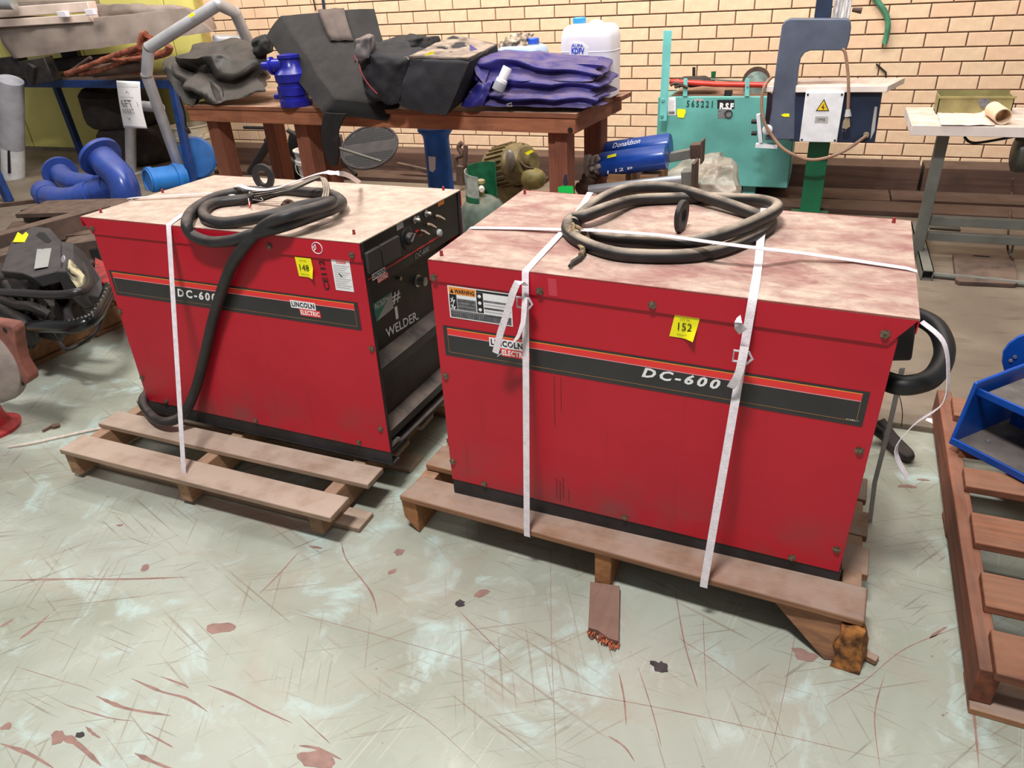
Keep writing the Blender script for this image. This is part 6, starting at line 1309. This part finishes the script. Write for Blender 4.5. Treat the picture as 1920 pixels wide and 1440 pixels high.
# white wrapped tube standing under the rack
a = P(24, 330, z=FZ+.02); a = V((a.x, a.y, FZ+.001)); b = G(20, 150, a.y)
t = thing('wrapped_tube', a, 'upright white plastic-wrapped tube under the rack at the extreme left', 'tube')
M().tube([a, lerp(a, b, .35)], .094, 24).build('white_sleeve', GREYW, t); M().tube([lerp(a, b, .35), b], .098, 24).build('grey_film', mat('grey_film_wrap', (176, 176, 186), .25, 0, .1, 6), t)
M().prism([lerp(a, b, .08)+V((.05, -.093, 0)), lerp(a, b, .08)+V((.075, -.09, 0)), lerp(a, b, .32)+V((.07, -.09, 0)), lerp(a, b, .32)+V((.055, -.093, 0))], V((0, .01, 0))).build('black_mark', INK, t)
tag(M().tube(spline([G(6, 236, 5.5), G(9, 250, 5.5), G(8, 288, 5.5)], 4), .012, 8).build('yellow_pipe', mat('mustard_pipe', (206, 184, 80), .5)), 'thin mustard pipe behind the upright white tube', 'pipe')
# blue flanged elbows
def elbow(pts, r_, fl, label, sm=8, fr_=1.75, socket=None):
    tt = thing('pipe_elbow', pts[0], label, 'pipe')
    sp = spline(pts, sm); M().tube(sp, r_, 24).build('elbow_body', BLUE, tt)
    if fl:
        d = (sp[0]-sp[1]).normalized(); M().lathe([(r_*.82, 0), (r_*fr_, 0), (r_*fr_, .028), (r_*.82, .028), (r_*.80, -.04), (r_*.80, 0)], sp[0], d, 36).build('flange', BLUE, tt)
        M().lathe([(r_*.80, 0), (r_*.80, .002)], sp[0]+d*.0285, d, 28).build('bore', INK, tt)
    if socket:
        for k in socket: d = (sp[k+1]-sp[k]).normalized(); M().lathe([(r_*1.0, -.05), (r_*1.12, -.045), (r_*1.12, .045), (r_*1.0, .05)], sp[k], d, 28).build('socket_collar', BLUE, tt)
    return tt
elbow([G(190, 296, 4.02), G(205, 312, 4.00), G(224, 332, 3.98), G(234, 356, 3.96), G(238, 380, 3.95)], .105, True, 'largest blue elbow, its flange facing up and left, beside the left machine', fr_=1.5)
elbow([G(114, 326, 4.30), G(126, 338, 4.24), G(146, 344, 4.2), G(172, 346, 4.2), G(190, 344, 4.2)], .085, True, 'small blue flanged elbow behind the other two elbows', fr_=1.6)
elbow([G(84, 358, 4.00), G(92, 368, 3.96), G(118, 374, 3.90), G(150, 370, 3.92), G(190, 358, 3.96), G(215, 350, 4.0)], .088, False, 'blue socketed bend lying in front of the flanged elbows', socket=(5, 27, 33))
# light blue coupling and disc
t = thing('pipe_coupling', G(300, 338, 4.62), 'light blue ribbed pipe coupling below the silver handrail', 'pipe')
a, b = G(276, 340, 4.50), G(345, 330, 4.78); M().tube([a, b], .10, 26, inner=.085).build('coupling_body', BLUEL, t); d = (b-a).normalized()
for k in (.03, .24): M().lathe([(.10, -.02), (.112, -.018), (.112, .018), (.10, .02)], a+d*k, d, 28).build('rib', BLUEL, t)
M().lathe([(.083, 0), (.083, .002)], a+d*.12, d, 24).build('dark_bore', INK, t)
t = tag(M().lathe([(.17, -.02), (.175, 0), (.16, .02), (.05, .035)], V((P(378, 335, y=4.95).x, 4.95, FZ+.175)), (.35, -.9, .2), 32).build('blue_disc', mat('mid_blue_cover', (44, 100, 170), .5, 0, .1, 8, .4)), 'mid blue round cover standing behind the navy rack leg', 'cover')
# steel beams stacked behind the engine
t = thing('steel_beams', P(120, 430, z=FZ), 'dusty brown steel sections stacked on the floor behind the black engine', 'steel beams')
def bm(a, b, w_, h_, z, nm='beam', m_=BEAMC, hollow=False):
    A_ = P(*a, z=z); B_ = P(*b, z=z); return M().bar(A_, B_, w_, h_).build(nm, m_, t, bevel=.004)
bm((60, 392), (330, 384), .34, .03, .17, 'plate'); bm((60, 412), (80, 406), .20, .12, .10, 'channel', DARK); 
bm((-40, 470), (205, 402), .10, .13, .16); bm((-40, 505), (60, 470), .14, .10, .12); bm((130, 470), (215, 458), .16, .12, .13); bm((90, 452), (240, 440), .10, .08, .08, 'beam', RUST)
bm((-60, 392), (90, 374), .03, .03, FZ+.015, 'thin_rod', RUST); bm((10, 440), (300, 400), .5, .05, FZ+.026, 'plate', RUST)
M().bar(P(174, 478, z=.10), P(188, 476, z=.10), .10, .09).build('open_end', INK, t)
# ------------------------------------------------------------------ black engine on a wooden pallet
t = thing('engine_pallet', P(150, 650, z=0), 'tan wooden pallet under the black engine at left', 'pallet')
e0, e1 = P(52, 690, z=.0), P(238, 606, z=.0); dn = (e1-e0).normalized(); pn = V((-dn.y, dn.x, 0)); pn = pn if pn.y > 0 else -pn
def EP(a, b, z): return e0+dn*a+pn*b+V((0, 0, z))
def eb_(a0, a1, b0, b1, z0, z1, nm, m_=CRATE): return M().hexa([EP(a0, b0, z0), EP(a1, b0, z0), EP(a1, b1, z0), EP(a0, b1, z0), EP(a0, b0, z1), EP(a1, b0, z1), EP(a1, b1, z1), EP(a0, b1, z1)]).build(nm, m_, t, bevel=.003)
eb_(-.3, .62, 0, .03, .02, .11, 'side_rail'); eb_(-.3, .30, -.02, .06, .0, .018, 'bottom_board'); eb_(.34, .9, -.01, .06, .0, .018, 'bottom_board'); eb_(.63, .95, 0, .03, .02, .11, 'side_rail'); eb_(-.3, .95, .55, .58, .02, .11, 'side_rail')
for k in range(6): eb_(-.28+k*.205, -.28+k*.205+.15, -.005, .62, .112, .128, 'board')
t = thing('engine', P(100, 560, z=.13), 'black-covered engine with grey data label and yellow tag, hoses in front, on the tan pallet', 'engine')
ya = 2.0
def E_(x, y, yy): return P(x, y, y=yy)
cov = [(0, 508), (20, 452), (60, 424), (92, 427), (114, 452), (114, 500), (104, 508), (60, 520), (40, 512)]
top_f = [E_(x, y, 1.86+.55*(520-y)/100) for x, y in cov]
M().prism(top_f, V((.01, .02, -.05))).build('top_cover', ENG, t, bevel=.006)
M().prism([E_(104, 508, 1.92), E_(114, 500, 1.96), E_(114, 452, 2.2), E_(136, 470, 2.22), E_(168, 520, 2.1), E_(168, 555, 2.02), E_(150, 575, 1.98), E_(118, 545, 1.93)], V((.02, .04, -.02))).build('side_cover', ENG, t, bevel=.005)
M().prism([E_(x, y, 2.02-.003) for x, y in ((124, 512), (128, 486), (160, 522), (151, 548))], V((-.008, -.008, .002))).build('worn_label', mat('worn_khaki_label', (190, 182, 150), .6, 0, .5, 14), t) if False else None
lc = [E_(125, 513, 1.90), E_(129, 487, 2.02), E_(161, 524, 1.98), E_(151, 549, 1.90)]
M().prism(lc, V((.004, .006, 0))).build('worn_label', mat('worn_khaki_label', (176, 166, 136), .6, 0, .6, 22), t)
m = M().box(-.28+0, 0, 0, 0, 0, 0) if False else None
soft([E_(-30, 600, 1.9), E_(110, 640, 1.85), E_(190, 560, 2.4), E_(0, 560, 2.6), E_(-20, 520, 1.95), E_(100, 530, 1.93), E_(160, 500, 2.4), E_(0, 490, 2.6)], 'engine_block', DARK, t, 18, .1, .10, 7, 3, flat_bottom=.129)
soft([E_(-30, 668, 1.78), E_(60, 655, 1.80), E_(100, 620, 2.3), E_(-30, 620, 2.3), E_(-30, 560, 1.85), E_(45, 570, 1.86), E_(90, 560, 2.2), E_(-30, 540, 2.3)], 'gearbox', DARK, t, 16, .2, .09, 9, 8, flat_bottom=.129)
def et(pts, r_, nm, m_=DARK): return M().tube(spline([E_(*q) for q in pts], 6), r_, 12).build(nm, m_, t)
et([(-10, 548, 1.82), (40, 550, 1.80), (100, 553, 1.80), (145, 548, 1.82), (165, 535, 1.92), (158, 505, 2.1), (138, 478, 2.2)], .017, 'guard_tube', mat('satin_black_tube', (48, 44, 46), .35, 0, .1))
et([(96, 570, 1.84), (92, 585, 1.84), (96, 605, 1.84), (108, 620, 1.84)], .012, 'bracket_tube')
et([(40, 612, 1.78), (90, 612, 1.74), (140, 612, 1.74), (175, 596, 1.80), (196, 565, 1.94), (206, 540, 2.05)], .026, 'corrugated_hose', mat('gloss_black_hose', (26, 25, 27), .25))
for k in range(16):
    f = k/15; p = spline([E_(*q) for q in ((120, 614, 1.74), (150, 608, 1.75), (175, 596, 1.80), (196, 565, 1.94), (206, 540, 2.05))], 4)[int(f*16)]; M().sphere(p, .0295, (.75, .75, 1), 10).build('hose_ridge', mat('gloss_black_hose', (26, 25, 27), .25), t)
et([(70, 590, 1.80), (110, 640, 1.74), (125, 655, 1.72), (150, 645, 1.76), (178, 625, 1.84), (190, 600, 1.90), (202, 560, 2.0)], .008, 'thin_cable'); et([(-10, 575, 1.78), (20, 590, 1.76), (50, 610, 1.76), (60, 640, 1.76)], .03, 'hose'); et([(0, 560, 1.8), (30, 572, 1.78), (60, 575, 1.78), (90, 590, 1.8)], .02, 'hose'); et([(10, 530, 1.86), (25, 560, 1.8), (30, 590, 1.78)], .014, 'hose')
et([(48, 548, 1.82), (50, 568, 1.82), (44, 590, 1.8)], .014, 'shaft'); et([(68, 548, 1.82), (70, 568, 1.82), (66, 590, 1.8)], .012, 'shaft')
def cvp(x, y): return E_(x, y, 1.86+.55*(520-y)/100)+V((-.002, -.008, .006))
M().prism([cvp(*q) for q in ((70, 506), (95, 502), (101, 467), (75, 469))], V((0, -.002, .002))).build('data_label', GRST, t)
M().prism([cvp(*q) for q in ((30, 456), (50, 456), (58, 441), (54, 437), (48, 443), (39, 437))], V((0, -.003, .003))).build('yellow_tag', YEL, t)
M().prism([cvp(*q) for q in ((72, 443), (78, 437), (88, 438), (100, 452), (95, 457), (88, 455))], V((0, -.001, .001))).build('slot', INK, t)
M().lathe([(.016, 0), (.014, .003)], E_(119, 486, 1.95), (-.3, -1, .5), 14).build('round_badge', GRST, t)
tag(soft([P(195, 545, z=.15), P(260, 600, z=.15), P(300, 560, z=.15), P(200, 500, z=.15), P(175, 520, z=.26), P(250, 560, z=.26), P(290, 530, z=.26), P(175, 480, z=.26)], 'red_housing', REDPT, None, 12, .15, .03, 8, 4), 'glossy red housing showing between the black engine and the left machine', 'housing')
# ------------------------------------------------------------------ grey and red pump at the left edge
t = thing('old_pump', P(0, 800, z=0), 'weathered grey and red flanged pump casting cut off by the left edge', 'pump')
yy = 1.42
M().prism([E_(x, y, yy) for x, y in ((-60, 600), (0, 608), (20, 612), (27, 622), (28, 645), (36, 680), (52, 705), (54, 718), (30, 732), (20, 742), (0, 742), (-60, 740))], V((-.01, .05, 0))).build('pump_flange', PUMPR, t, bevel=.006)
pc_ = E_(-28, 678, yy-.01); M().lathe([(.155, 0), (.15, .03), (.12, .05), (.05, .06)], pc_, (.25, -1, .05), 36).build('casing_cover', PUMPG, t)
for x, y in ((9, 619), (42, 719)): M().lathe([(.009, 0), (.009, .001)], E_(x, y, yy-.0015), (0, -1, 0), 12).build('bolt_hole', INK, t); 
for x, y in ((18, 736), (26, 738)): M().lathe([(.010, 0), (.010, .012), (.006, .014)], E_(x, y, yy-.004), (0, -1, 0), 8).build('bolt', RUST, t)
b0 = P(-16, 806, z=0); b0.z = 0; bt = E_(0, 745, yy+.03)
M().lathe([(.10, 0), (.105, .015), (.075, .03), (.062, .06), (.058, .115), (.06, .13)], b0, (0, 0, 1), 28).build('red_foot', REDPT, t)
M().box(b0.x-.06, b0.x+.05, b0.y-.02, b0.y+.10, .12, bt.z+.05).build('neck', PUMPR, t, bevel=.01)
